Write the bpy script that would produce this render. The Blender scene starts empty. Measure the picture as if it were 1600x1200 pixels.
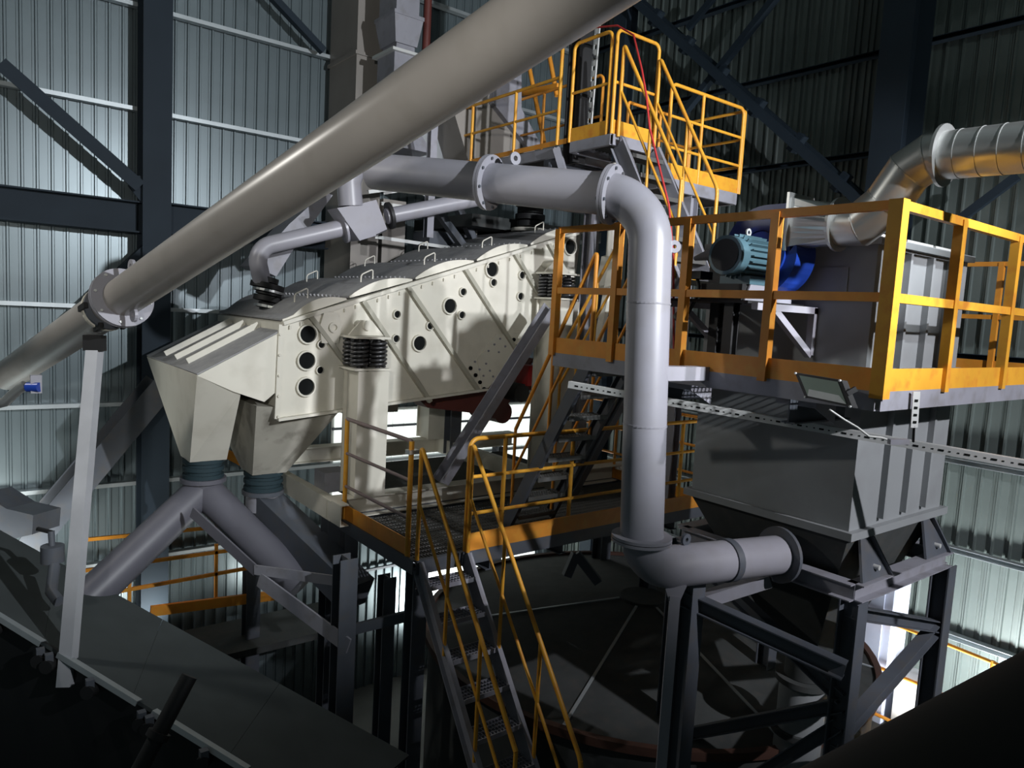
import bpy, bmesh, math, random
from mathutils import Vector, Matrix
random.seed(7)
sc = bpy.context.scene
COL = sc.collection
# ------------------------------------------------------------------ camera
FPX = 1144.05
yaw, pit, rol = (math.radians(a) for a in (51.828, 5.779, 3.183))
fw = Vector((math.cos(yaw)*math.cos(pit), math.sin(yaw)*math.cos(pit), -math.sin(pit)))
r0 = Vector((math.sin(yaw), -math.cos(yaw), 0)); u0 = r0.cross(fw)
RT = r0*math.cos(rol) + u0*math.sin(rol); UP = -r0*math.sin(rol) + u0*math.cos(rol)
cd = bpy.data.cameras.new('camera'); cam = bpy.data.objects.new('camera', cd); COL.objects.link(cam)
cd.sensor_width = 36; cd.lens = FPX*36/1600; cd.clip_end = 200; cd.clip_start = .05
cam.matrix_world = Matrix((( RT.x, UP.x, -fw.x, 0), (RT.y, UP.y, -fw.y, 0), (RT.z, UP.z, -fw.z, 0), (0, 0, 0, 1)))
sc.camera = cam
# ------------------------------------------------------------------ world, lights, exposure
w = bpy.data.worlds.new('world'); sc.world = w; w.use_nodes = True
w.node_tree.nodes['Background'].inputs[0].default_value = (.55, .75, .8, 1)
w.node_tree.nodes['Background'].inputs[1].default_value = .05
sc.view_settings.view_transform = 'Standard'; sc.view_settings.look = 'None'
sc.view_settings.exposure = 0; sc.view_settings.gamma = 1; sc.view_settings.use_curve_mapping = False

def flood(name, loc, aim, power, col=(1, 1, 1), size=.25, spot=120, blend=.5):
    l = bpy.data.lights.new(name, 'SPOT'); l.energy = power; l.color = col
    l.spot_size = math.radians(spot); l.spot_blend = blend; l.shadow_soft_size = size
    o = bpy.data.objects.new(name, l); COL.objects.link(o); o.location = loc
    o.rotation_euler = (Vector(aim)-Vector(loc)).to_track_quat('-Z', 'Y').to_euler()
    return o
def aim_from(p, az, el):
    az = math.radians(az); el = math.radians(el)
    return (p[0]+math.cos(az)*math.cos(el), p[1]+math.sin(az)*math.cos(el), p[2]+math.sin(el))
k1 = (4.5, -3.0, 2.6); flood('flood_or_fill_light', k1, aim_from(k1, 99, 5), 3500, (.92, .96, 1.0), .07, 82, .5)
k2 = (-1.6, -.9, .9); flood('flood_or_fill_light', k2, aim_from(k2, 74, 11), 800, (1, .97, .9), .12, 74, .4)
k3 = (5.5, -3.6, 2.2); flood('flood_or_fill_light', k3, (7.0, 2.6, .1), 2000, (.95, .95, 1), .06, 56, .35)  # unseen spot added to light the collector side only
k4 = (3.5, -1.5, 6.0); flood('flood_or_fill_light', k4, (10.4, 6.0, 3.4), 230, (.85, 1, .95), .2, 75, .8)  # unseen overhead spot added to lift the dark right wall
flood('flood_or_fill_light', (7.6, 10.2, -6.2), (7.4, 11.5, -3.0), 700, (.96, 1, .97), .3, 150, .8)  # unseen low fill added to brighten the wall behind the screen
flood('flood_or_fill_light', (8.9, 2.6, -4.7), (10.4, 3.4, -3.2), 1100, (.97, 1, 1), .3, 150, .8)  # unseen low fill added to brighten the lower right wall
k5 = (-1.3, 8.3, 2.4); flood('flood_or_fill_light', k5, (1.2, 7.0, .4), 300, (1, .97, .9), .15, 84, .8)
flood('flood_or_fill_light', (2.3, 10.6, -4.8), (2.1, 11.5, -3.4), 110, (.97, 1, .95), .3, 155, .8)  # added fill, out of sight, for the low band of the left wall
flood('flood_or_fill_light', (.2, 9.6, -3.6), (.4, 11.5, -1.6), 230, (.97, 1, .95), .3, 155, .8)  # added fill, out of view, brightens the lower panels of the left wall
flood('flood_or_fill_light', (4.2, 10.6, -4.8), (4.2, 11.5, -3.6), 60, (.97, 1, .95), .3, 155, .8)  # another unseen fill, added to carry the low wall band further right

# ------------------------------------------------------------------ helpers
def at(px, py, X=None, Y=None, Z=None, d=None):
    v = fw + RT*((px-800)/FPX) - UP*((py-600)/FPX)
    if X is not None: return v*(X/v.x)
    if Y is not None: return v*(Y/v.y)
    if Z is not None: return v*(Z/v.z)
    return v*d
V = Vector
def mat(name, col, rough=.55, metal=0.0, noise=.12, scale=3.0, bump=0.0, dirt=None, dirt_amt=0.0, emit=0.0, spec=.5):
    m = bpy.data.materials.new(name); m.use_nodes = True; nt = m.node_tree; b = nt.nodes['Principled BSDF']
    b.inputs['Roughness'].default_value = rough; b.inputs['Metallic'].default_value = metal
    b.inputs['Specular IOR Level'].default_value = spec
    tc = nt.nodes.new('ShaderNodeTexCoord'); n = nt.nodes.new('ShaderNodeTexNoise')
    n.inputs['Scale'].default_value = scale; n.inputs['Detail'].default_value = 6
    nt.links.new(tc.outputs['Object'], n.inputs['Vector'])
    r = nt.nodes.new('ShaderNodeValToRGB'); r.color_ramp.elements[0].position = .3; r.color_ramp.elements[1].position = .75
    c0 = tuple(c*(1-noise) for c in col); c1 = tuple(min(1, c*(1+noise)) for c in col)
    r.color_ramp.elements[0].color = (*c0, 1); r.color_ramp.elements[1].color = (*c1, 1)
    nt.links.new(n.outputs['Fac'], r.inputs['Fac']); last = r.outputs['Color']
    if dirt:
        n2 = nt.nodes.new('ShaderNodeTexNoise'); n2.inputs['Scale'].default_value = scale*2.3; n2.inputs['Detail'].default_value = 8
        nt.links.new(tc.outputs['Object'], n2.inputs['Vector'])
        r2 = nt.nodes.new('ShaderNodeValToRGB'); r2.color_ramp.elements[0].position = .5; r2.color_ramp.elements[1].position = .72
        r2.color_ramp.elements[1].color = (dirt_amt,)*3+(1,)
        nt.links.new(n2.outputs['Fac'], r2.inputs['Fac'])
        mx = nt.nodes.new('ShaderNodeMix'); mx.data_type = 'RGBA'
        nt.links.new(r2.outputs['Color'], mx.inputs['Factor']); nt.links.new(last, mx.inputs[6]); mx.inputs[7].default_value = (*dirt, 1)
        last = mx.outputs[2]
    nt.links.new(last, b.inputs['Base Color'])
    if bump:
        bp = nt.nodes.new('ShaderNodeBump'); bp.inputs['Strength'].default_value = bump; bp.inputs['Distance'].default_value = .01
        nt.links.new(n.outputs['Fac'], bp.inputs['Height']); nt.links.new(bp.outputs['Normal'], b.inputs['Normal'])
    if emit:
        b.inputs['Emission Color'].default_value = (.93, 1, .95, 1); b.inputs['Emission Strength'].default_value = emit
    return m
CREAM = mat('cream_paint', (.68, .655, .575), .5, noise=.05, scale=1.5, dirt=(.36, .33, .26), dirt_amt=.25)
LID = mat('dusty_lid', (.3, .3, .31), .85, noise=.12, scale=6, dirt=(.38, .38, .37), dirt_amt=.5)
PIPE = mat('pipe_grey_paint', (.31, .305, .345), .38, noise=.05, scale=2, dirt=(.25, .24, .24), dirt_amt=.4)
BIGP = mat('warm_grey_paint', (.34, .315, .295), .33, spec=.8, noise=.05, scale=2, dirt=(.26, .24, .21), dirt_amt=.35)
STEEL = mat('grey_steel_paint', (.085, .095, .115), .55, noise=.15, scale=3, dirt=(.11, .1, .09), dirt_amt=.5)
LSTEEL = mat('light_steel_paint', (.27, .27, .31), .5, noise=.1, scale=3, dirt=(.16, .15, .14), dirt_amt=.5)
COLM = mat('column_paint', (.018, .028, .04), .65, noise=.1, scale=2, spec=.2)
CASE = mat('casing_paint', (.25, .23, .21), .6, noise=.08, scale=2)
YEL = mat('yellow_paint', (.74, .36, .035), .42, noise=.1, scale=4, dirt=(.62, .2, .03), dirt_amt=.7)
ORA = mat('orange_paint', (.72, .28, .03), .5, noise=.15, scale=4, dirt=(.7, .36, .05), dirt_amt=.6)
CLAD = mat('cladding_sheet', (.14, .175, .19), .33, .35, noise=.07, scale=2)
CLADR = mat('cladding_sheet_green', (.115, .14, .135), .45, .2, noise=.1, scale=2)
GIRT = mat('galvanised_girt', (.42, .46, .48), .4, .5, noise=.1)
GALV = mat('galvanised_steel', (.62, .63, .62), .33, .9, noise=.06, scale=3, bump=.15)
TRAY = mat('galvanised_tray', (.66, .67, .66), .45, .3, noise=.05)
BLACK = mat('black_rubber', (.012, .012, .013), .6)
CHUTE = mat('mauve_chute_paint', (.12, .12, .145), .45, noise=.08)
HOLE = mat('bore_shade', (.008, .009, .009), .9, spec=.1)  # near-black caps, painted shade inside the holes and slots
MAUVE = mat('mauve_rail_paint', (.2, .15, .15), .5)
CREAMD = mat('dirty_shaded_cream', (.36, .345, .30), .6, noise=.2, scale=2, dirt=(.12, .11, .09), dirt_amt=.7)  # cream darkened for both dirt and the shade on the inner hopper
RIBP = mat('shaded_rib_cream', (.40, .385, .32), .55, noise=.06)  # darker cream puts the shade of the rib sides into the colour
BLUE = mat('blue_paint', (.012, .045, .3), .35, noise=.08)
TEAL = mat('teal_motor_paint', (.07, .135, .165), .4, noise=.1, scale=6)
SLEEVE = mat('teal_sleeve_cloth', (.015, .035, .045), .8)
RED = mat('red_paint', (.35, .02, .02), .45)
SPR = mat('spring_steel', (.10, .10, .105), .3, .6)
TANK = mat('collector_paint', (.27, .285, .295), .5, noise=.06, scale=1.5, dirt=(.2, .2, .21), dirt_amt=.4)
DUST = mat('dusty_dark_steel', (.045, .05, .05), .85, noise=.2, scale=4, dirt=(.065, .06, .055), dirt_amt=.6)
GROUND = mat('concrete', (.1, .1, .095), .9, noise=.25, scale=1)
GRATE = mat('grating_steel', (.16, .16, .155), .5, .5)
REDP = mat('rust_red_paint', (.12, .03, .025), .55)
CABR = mat('red_cable', (.45, .03, .03), .5)
GLASS = mat('lamp_glass', (.35, .43, .36), .15, noise=.03)
REFL = mat('lamp_reflector', (.8, .82, .8), .3, .1)
PANE = mat('daylit_pane', (.8, .84, .82), .5, noise=.02, emit=1.0)
WIRE = mat('white_cable', (.6, .6, .58), .5)

class M:
    def __init__(s): s.v = []; s.f = []; s.sm = []
    def add(s, vs, fs, smooth=False):
        o = len(s.v); s.v += [tuple(v) for v in vs]; s.f += [tuple(i+o for i in f) for f in fs]; s.sm += [smooth]*len(fs); return s
    def hexa(s, p):      # 8 points: bottom loop 0-3, top loop 4-7
        return s.add(p, [(3, 2, 1, 0), (4, 5, 6, 7), (0, 1, 5, 4), (1, 2, 6, 5), (2, 3, 7, 6), (3, 0, 4, 7)])
    def box(s, a, b):
        x0, y0, z0 = a; x1, y1, z1 = b
        return s.hexa([(x0, y0, z0), (x1, y0, z0), (x1, y1, z0), (x0, y1, z0), (x0, y0, z1), (x1, y0, z1), (x1, y1, z1), (x0, y1, z1)])
    def bar(s, p0, p1, w, h, up=(0, 0, 1), oa=0, ob=0):   # rectangular bar, w sideways, h along up
        p0 = V(p0); p1 = V(p1); d = (p1-p0).normalized(); up = V(up)
        a = d.cross(up)
        if a.length < 1e-4: a = d.cross(V((1, 0, 0)))
        a.normalize(); b = a.cross(d)
        q = []
        for p in (p0, p1):
            c = p + a*oa + b*ob
            q.append([c-a*w/2-b*h/2, c+a*w/2-b*h/2, c+a*w/2+b*h/2, c-a*w/2+b*h/2])
        return s.hexa(q[0]+q[1])
    def ibeam(s, p0, p1, w, h, t=.012, up=(0, 0, 1)):
        s.bar(p0, p1, w, t, up, 0, h/2-t/2); s.bar(p0, p1, w, t, up, 0, -h/2+t/2); return s.bar(p0, p1, t, h-2*t, up)
    def chan(s, p0, p1, w, h, t=.01, up=(0, 0, 1), side=1):
        s.bar(p0, p1, w, t, up, 0, h/2-t/2); s.bar(p0, p1, w, t, up, 0, -h/2+t/2)
        return s.bar(p0, p1, t, h-2*t, up, side*(w/2-t/2), 0)
    def angle(s, p0, p1, w, h, t=.008, up=(0, 0, 1), side=1):
        s.bar(p0, p1, w, t, up, 0, h/2-t/2); return s.bar(p0, p1, t, h-t, up, side*(w/2-t/2), -t/2)
    def tube(s, pts, r, n=10, caps=True, r2=None):
        pts = [V(p) for p in pts]; k = len(pts); rs = [r if r2 is None else r+(r2-r)*i/(k-1) for i in range(k)]
        t0 = (pts[1]-pts[0]).normalized(); a = t0.cross(V((0, 0, 1)))
        if a.length < .05: a = t0.cross(V((1, 0, 0)))
        a.normalize(); vs = []
        for i, p in enumerate(pts):
            if i == 0: t = t0
            elif i == k-1: t = (pts[i]-pts[i-1]).normalized()
            else: t = ((pts[i]-pts[i-1]).normalized()+(pts[i+1]-pts[i]).normalized()).normalized()
            a = (a-t*a.dot(t)).normalized(); b = t.cross(a)
            for j in range(n):
                an = 2*math.pi*j/n; vs.append(p+(a*math.cos(an)+b*math.sin(an))*rs[i])
        fs = [(i*n+j, i*n+(j+1) % n, (i+1)*n+(j+1) % n, (i+1)*n+j) for i in range(k-1) for j in range(n)]
        s.add(vs, fs, True)
        if caps: s.add(vs[:n], [tuple(range(n))[::-1]]); s.add(vs[-n:], [tuple(range(n))])
        return s
    def disc(s, c, ax, r, t, n=24): ax = V(ax).normalized(); return s.tube([V(c)-ax*t/2, V(c)+ax*t/2], r, n)
    def ring(s, c, ax, ri, ro, t, n=24):
        c = V(c); ax = V(ax).normalized(); a = ax.cross(V((0, 0, 1)))
        if a.length < .05: a = ax.cross(V((1, 0, 0)))
        a.normalize(); b = ax.cross(a); vs = []
        for (rr, h) in ((ri, -t/2), (ro, -t/2), (ro, t/2), (ri, t/2)):
            for j in range(n):
                an = 2*math.pi*j/n; vs.append(c+ax*h+(a*math.cos(an)+b*math.sin(an))*rr)
        fs = []
        for q in range(4):
            for j in range(n): fs.append((q*n+j, q*n+(j+1) % n, ((q+1) % 4)*n+(j+1) % n, ((q+1) % 4)*n+j))
        return s.add(vs, fs)
    def prism(s, poly, off):
        n = len(poly); off = V(off); p = [V(q) for q in poly]
        s.add(p+[q+off for q in p], [tuple(range(n))[::-1], tuple(range(n, 2*n))]+[(i, (i+1) % n, (i+1) % n+n, i+n) for i in range(n)])
        return s
    def frus(s, lo, hi):  # two 4-loops
        return s.hexa([V(p) for p in lo]+[V(p) for p in hi])
    def build(s, name, m, parent=None, fix=True):
        me = bpy.data.meshes.new(name); o = V((0, 0, 0))
        if parent is not None: o = worldloc(parent)
        elif s.v:
            xs = [v[0] for v in s.v]; ys = [v[1] for v in s.v]; zs = [v[2] for v in s.v]
            o = V(((min(xs)+max(xs))/2, (min(ys)+max(ys))/2, min(zs)))
        me.from_pydata([tuple(V(v)-o) for v in s.v], [], s.f); me.materials.append(m)
        me.polygons.foreach_set('use_smooth', s.sm)
        if fix:
            bm = bmesh.new(); bm.from_mesh(me); bmesh.ops.recalc_face_normals(bm, faces=bm.faces); bm.to_mesh(me); bm.free()
        ob = bpy.data.objects.new(name, me); COL.objects.link(ob)
        if parent is not None: ob.parent = parent
        else: ob.location = o
        return ob
def worldloc(o):
    p = V(o.location)
    while o.parent: o = o.parent; p = p+V(o.location)
    return p
def thing(name, label, cat, loc, group=None):
    o = bpy.data.objects.new(name, None); COL.objects.link(o); o.location = loc; o.empty_display_size = .1
    o['label'] = label; o['category'] = cat
    if group: o['group'] = group
    return o
def tag(o, label, cat, group=None):
    o['label'] = label; o['category'] = cat
    if group: o['group'] = group
    return o
def struct(o): o['kind'] = 'structure'; return o
def inst(ob, loc, parent):      # copy of a part sharing mesh data, moved by loc
    c = ob.copy(); COL.objects.link(c); c.parent = parent; c.location = V(ob.location)+V(loc); return c
def arc(p0, pc, p1, n=8):       # rounded corner (quadratic approximates with circle-like bend)
    p0, pc, p1 = V(p0), V(pc), V(p1); out = []
    for i in range(n+1):
        t = i/n; k = .7071*1.0
        w1 = 2*t*(1-t)*k; w0 = (1-t)**2; w2 = t*t
        out.append((p0*w0+pc*w1+p1*w2)/(w0+w1+w2))
    return out
def bend(pts, r, n=8):          # polyline with rounded corners
    pts = [V(p) for p in pts]; out = [pts[0]]
    for i in range(1, len(pts)-1):
        a = (pts[i-1]-pts[i]); b = (pts[i+1]-pts[i]); rr = min(r, a.length*.48, b.length*.48)
        out += arc(pts[i]+a.normalized()*rr, pts[i], pts[i]+b.normalized()*rr, n)
    return out+[pts[-1]]
ZG = -7.0
# ------------------------------------------------------------------ room shell
YW = 11.5; XW = 10.4
struct(M().box((-3, -5, ZG-.2), (XW+.3, YW+.3, ZG)).build('floor', GROUND))
def wall(name, axis, m):
    if axis == 'X': b = M().box((-3, YW+.05, ZG), (XW+.2, YW+.12, 6.5))
    else: b = M().box((XW+.05, -5, ZG), (XW+.12, YW+.05, 6.5))
    w_ = struct(b.build(name, m)); w_.location = w_.location
    return w_
wl = wall('wall_left', 'X', CLAD); wr = wall('wall_right', 'Y', CLADR)
struct(M().box((-3, -5, 6.5), (XW+.3, YW+.3, 6.6)).build('ceiling', CLADR))
PIT = .166
def clad_panel(name, m, parent, base, dirv, nrm, z0, z1):
    # one sheet strip: flat pan with a raised trapezoid rib on its edge
    d = V(dirv); n = V(nrm); prof = [(0, .0), (.026, .0), (.036, .028), (.058, .028), (.068, .0), (PIT-.004, .0), (PIT-.004, -.012), (0, -.012)]
    vs = [V(base)+d*a+n*b+V((0, 0, z0)) for a, b in prof]
    return M().prism(vs, (0, 0, z1-z0)).build(name, m, parent)
p0 = clad_panel('cladding_panel', CLAD, wl, (-1.0, YW+.03, 0), (1, 0, 0), (0, -1, 0), ZG, 6.3)
k = 1
while -1.0+k*PIT < XW-PIT: inst(p0, (k*PIT, 0, 0), wl); k += 1
p0 = clad_panel('cladding_panel', CLADR, wr, (XW+.03, YW, 0), (0, -1, 0), (-1, 0, 0), ZG, 6.3)
k = 1
while k*.2 < YW-.6: inst(p0, (0, -k*PIT*1.2, 0), wr) if k*PIT*1.2 < YW-.6 else None; k += 1
# girts on both walls
for z in (5.15, 3.8, 2.44, -.27, -1.62, -2.77, -3.9):
    M().chan((-1.0, YW-.08, z), (XW-.1, YW-.08, z), .12, .055 if z > -3 else .05, .006).build('girt', GIRT, wl)
    M().chan((XW-.08, -.5, z), (XW-.08, YW-.2, z), .12, .07, .006).build('girt', GIRT if z < -1 else COLM, wr)
M().box((-1, YW-.09, 1.07-.3), (2.2, YW-.0, 1.2)).build('girt', COLM, wl)
# daylit window band low on the left wall, behind the machines
wn = struct(M().box((5.2, YW-.012, -3.45), (9.9, YW-.002, -1.85)).build('window_1', TRAY))
for r_, (za, zb) in enumerate(((-6.1, -4.8), (-4.75, -3.45), (-3.4, -2.2), (-2.15, -1.9))):
    x = 5.25 if r_ > 1 else 7.2
    while x < 9.75:
        M().box((x, YW-.04, za), (x+.2, YW-.014, zb)).build('pane', PANE, wn); x += .225
for z in (-2.17, -3.42, -4.77): M().box((5.2, YW-.07, z-.02), (9.9, YW-.02, z+.02)).build('mullion', STEEL, wn)
# columns, beam and braces of the building frame
def hcol(x, y, w_, d_, z0, z1, label, m=COLM, axis='Y'):
    up = (0, 1, 0) if axis == 'Y' else (1, 0, 0)
    return tag(M().ibeam((x, y, z0), (x, y, z1), w_, d_, .02, up).build('steel_column', m), label, 'column')
hcol(2.36, YW-.32, .36, .36, ZG, 6.4, 'dark blue-grey building column on the left wall, full height')
hcol(9.85, 4.75, .4, .55, ZG, 6.4, 'broad dark column on the right wall behind the silver duct', axis='X')
hcol(9.95, 9.9, .3, .3, ZG, 6.4, 'slender dark column in the far wall corner behind the upper walkway', axis='X')
tag(M().ibeam((-1.2, YW-.25, .97), (2.16, YW-.25, .97), .3, .42, .02).build('wall_beam', COLM), 'deep dark horizontal beam on the left wall, left of the column', 'beam')
tag(M().ibeam((2.56, YW-.25, 1.0), (4.88, YW-.25, 1.0), .3, .42, .02).build('wall_beam', COLM), 'deep dark horizontal beam right of the left column, behind the big pipe', 'beam')
b0 = at(0, 100, Y=YW-.45); b1 = at(218, 292, Y=YW-.45)
br = M().bar(b0, b1, .09, .1, (0, 1, 0)); br.bar(b0, b1, .014, .17, (0, 0, 1), .05)
t = thing('wall_brace', 'dark diagonal brace running down to the gusset on the left column', 'brace', b1)
br.build('brace_bar', COLM, t)
M().prism([at(212, 275, Y=YW-.42), at(240, 272, Y=YW-.42), at(240, 325, Y=YW-.42), at(222, 318, Y=YW-.42), at(200, 290, Y=YW-.42)], (0, .02, 0)).build('gusset_plate', COLM, t)
b0 = at(240, 375, Y=YW-.35); b1 = at(0, 600, Y=YW-.35)
tag(M().bar(b0, b1, .1, .16, (0, 1, 0)).build('wall_brace', COLM), 'dark diagonal brace on the left wall, below the wall beam', 'brace')
b0 = at(250, 600, Y=YW-.9); b1 = at(40, 850, Y=YW-.9)
tag(M().ibeam(b0, b1, .3, .5, .02, (0, 1, 0)).build('inclined_beam', STEEL), 'wide grey inclined beam behind the white post, left of the hopper', 'beam')
b0 = at(430, 0, Y=YW-.4); b1 = at(505, 80, Y=YW-.4)
tag(M().bar(b0+(b0-b1), b1, .1, .12, (0, 1, 0)).build('wall_brace', COLM), 'dark diagonal brace at the top of the left wall near the casing', 'brace')
# braces on the right wall
def rbrace(a, b, w_, label, X=9.75, dbl=False):
    a = at(*a, X=X); b = at(*b, X=X); t = thing('wall_brace', label, 'brace', b)
    if dbl:
        M().bar(a, b, .12, w_*.35, (1, 0, 0), 0, w_*.45).build('chord', COLM, t); M().bar(a, b, .12, w_*.35, (1, 0, 0), 0, -w_*.45).build('chord', COLM, t)
        n = 7
        for i in range(n):
            c = a.lerp(b, (i+.5)/n); dd = (b-a).normalized(); s_ = dd.cross(V((1, 0, 0))).normalized()
            M().bar(c-s_*w_*.45, c+s_*w_*.45, .1, .16, (1, 0, 0)).build('batten_plate', COLM, t)
    else: M().bar(a, b, .1, w_, (1, 0, 0)).build('brace_bar', COLM, t)
    return t
rbrace((960, -30), (1352, 318), .3, 'long double dark brace descending across the right wall to the silver duct', dbl=True)
rbrace((1225, -20), (1062, 185), .11, 'dark brace crossing the long double brace on the right wall')
rbrace((1120, -10), (1075, 45), .07, 'short thin dark brace at the top right of the big pipe')
rbrace((1590, 275), (1490, 350), .07, 'thin dark brace below the silver duct at the right edge')
# ------------------------------------------------------------------ railings, gratings, stairs
def railing(label, runs, h=1.1, toe=.14, m=YEL, r=.021, rails=(1.0, .5), square=0, posts_at=None, group=None, close=True, tm=None, rr=.09):
    """runs: list of floor-level points; posts_at: list of (run index, t)."""
    pts = [V(p) for p in runs]; t = thing('guard_railing', label, 'railing', pts[0], group)
    up = V((0, 0, h))
    if square:
        for i in range(len(pts)-1):
            for q in rails:
                M().bar(pts[i]+up*q, pts[i+1]+up*q, square*.75, square*.9).build('top_rail' if q == rails[0] else 'mid_rail', m, t)
    else:
        top = bend([pts[0]]+[p+up for p in pts]+[pts[-1]], rr, 6)
        M().tube(top, r, 10).build('top_rail', m, t)
        for q in rails[1:]:
            M().tube([p+up*q for p in pts], r*.85, 8).build('mid_rail', m, t)
    for i, q in posts_at or []:
        p = pts[i].lerp(pts[i+1], q)
        if square: M().bar(p, p+up*1.01, square, square, (0, 1, 0)).build('post', m, t)
        else: M().tube([p, p+up], r, 8).build('post', m, t)
    if toe:
        for i in range(len(pts)-1): M().bar(pts[i]+V((0, 0, toe/2)), pts[i+1]+V((0, 0, toe/2)), .008, toe).build('toe_board', tm or m, t)
    return t
def grating(parent, x0, x1, y0, y1, z, pitch=.045):
    g = M(); x = x0
    while x <= x1: g.box((x-.003, y0, z-.035), (x+.003, y1, z)); x += pitch
    y = y0
    while y <= y1: g.box((x0, y-.003, z-.012), (x1, y+.003, z-.002)); y += .1
    o = g.build('grating', GRATE, parent, fix=False); o['kind'] = 'stuff'; return o
def frame(parent, x0, x1, y0, y1, z, h=.12, m=LSTEEL):
    c = ((x0, y0), (x1, y0), (x1, y1), (x0, y1))
    for i in range(4):
        a = c[i]; b = c[(i+1) % 4]
        M().chan((a[0], a[1], z-h/2), (b[0], b[1], z-h/2), .05, h, .008, side=1).build('edge_beam', m, parent)
# --- right-hand platform around the dust collector
X0, Y0, ZR = 4.46, 2.09, -.39
rp = thing('collector_platform', 'right-hand platform wrapped around the grey dust collector, grey edge beams', 'platform', (X0, Y0, ZR))
frame(rp, X0+.02, 8.6, Y0+.02, 5.08, ZR+.02, .12)
grating(rp, X0+.03, 5.28, Y0+.03, 5.06, ZR+.02)
grating(rp, 5.3, 8.58, Y0+.03, 2.55, ZR+.02)
grating(rp, 6.9, 8.58, 2.6, 5.0, ZR+.02)
for y in (2.7, 3.9): M().ibeam((X0+.05, y, ZR-.17), (5.25, y, ZR-.17), .1, .2, .01).build('joist', STEEL, rp)
SQ = .062
H = 1.13
yl = 5.09
def tY(y): return (yl-y)/(yl-Y0)
posts = [(0, 0), (0, tY(4.55)), (0, tY(3.76)), (0, tY(3.13)), ]
pY = [at(1070, 450, X=X0).y, at(1205, 450, X=X0).y, at(962, 450, X=X0).y]
railing('orange square-tube railing along the front of the right-hand platform, before the fan', [(X0, yl, ZR), (X0, Y0, ZR)], H, .16, ORA, square=SQ, rails=(1.0, .52), posts_at=[(0, 0)]+[(0, tY(y)) for y in pY])
pX = [at(1395+95, 450, Y=Y0).x, at(1580, 450, Y=Y0).x]
t = railing('yellow square-tube railing on the right side of the right-hand platform, from its corner post', [(X0, Y0, ZR), (8.6, Y0, ZR)], H, .16, YEL, square=SQ, rails=(1.0, .52), posts_at=[(0, (x-X0)/(8.6-X0)) for x in pX+[7.6, 8.59]])
M().bar((X0, Y0, ZR-.02), (X0, Y0, ZR+H+.03), .085, .085, (0, 1, 0)).build('corner_post', YEL, t)
railing('far yellow railing behind the dust collector at the right edge', [(8.55, 2.2, ZR), (8.55, 5.05, ZR)], H, .14, ORA, square=.05, rails=(1.0, .52), posts_at=[(0, q) for q in (.02, .25, .5, .75, 1)])
# --- middle platform (screen access)
XM, YM, ZM = 3.51, 5.8, -2.41
mp = thing('screen_platform', 'middle grating platform in front of the cream screen, above the steep stair', 'platform', (XM, YM, ZM))
frame(mp, XM, 7.9, YM, 7.5, ZM, .14, STEEL)
grating(mp, XM+.02, 7.88, YM+.02, 7.25, ZM, .035)
for x in (4.4, 5.4, 6.4, 7.3): M().ibeam((x, YM, ZM-.16), (x, 9.9, ZM-.16), .1, .18, .01).build('joist', STEEL, mp)
for p in ((3.6, 5.9), (7.0, 5.9), (3.6, 7.4)):
    M().ibeam((p[0], p[1], ZG), (p[0], p[1], ZM-.1), .16, .16, .012, (0, 1, 0)).build('support_post', STEEL, mp)
ls = railing('three-bar railing with mauve bars on the left end of the middle platform', [(XM, 7.35, ZM), (XM, 5.95, ZM)], 1.12, 0, YEL, rails=(1.0, .66, .33), rr=.02)
M().bar((XM, 7.35, ZM+.08), (XM, 5.9, ZM+.08), .01, .17).build('toe_board', ORA, ls)
M().tube([(XM, 7.35, ZM), (XM, 7.35, ZM+1.12)], .026, 8).build('post', YEL, ls)
M().tube([(XM, 5.95, ZM), (XM, 5.95, ZM+1.12)], .026, 8).build('post', YEL, ls)
M().box((XM-.05, 5.9, ZM+1.0), (XM+.06, 5.98, ZM+1.04)).build('clamp', GALV, ls)
for o in ls.children:
    if o.name.startswith(('top_rail', 'mid_rail')): o.data.materials[0] = MAUVE
XS = 4.08
railing('long yellow railing along the front of the middle platform, right of the stair', [(XS, YM, ZM), (7.9, YM, ZM)], 1.13, 0, YEL, rails=(1.0, .66, .33), posts_at=[(0, .115), (0, .36), (0, .62), (0, .85)], rr=.1, r=.023)
tag(M().bar((XS, YM-.02, ZM+.09), (7.9, YM-.02, ZM+.09), .012, .18).build('toe_board', ORA), 'orange toe board along the front edge of the middle platform', 'board')
railing('end railing of the middle platform seen between vertical pipe and collector', [(7.9, YM, ZM), (7.9, 8.6, ZM)], 1.13, .14, ORA, rails=(1.0, .66, .33), posts_at=[(0, .3), (0, .6)])
# --- stairs
def stair(name, label, top, dirv, run, rise, width, n, m=LSTEEL, rails=True, rh=1.0, wd=(1, 0, 0), tread_m=GRATE, thick=.2):
    top = V(top); d = V(dirv)*run - V((0, 0, rise)); wv = V(wd); t = thing(name, label, 'stairs', top-V((0, 0, rise)))
    for s_ in (0, width):
        M().chan(top+wv*s_, top+wv*s_+d, .05, thick, .008, (0, 0, 1), 1 if s_ else -1).build('stringer', m, t)
    a = V(dirv)
    for i in range(n):
        c = top + d*((i+.6)/n)
        g = M()
        g.bar(c+wv*.03-a*.1, c+wv*(width-.03)-a*.1, .008, .045); g.bar(c+wv*.03+a*.1, c+wv*(width-.03)+a*.1, .008, .045)
        q = .0
        while q < width-.05:
            g.bar(c+wv*(.03+q)-a*.1, c+wv*(.03+q)+a*.1, .006, .03); q += .035
        for e in (-.05, 0, .05): g.bar(c+wv*.03+a*e, c+wv*(width-.03)+a*e, .006, .012, ob=.01)
        g.build('tread', tread_m, t)
    return t
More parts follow.
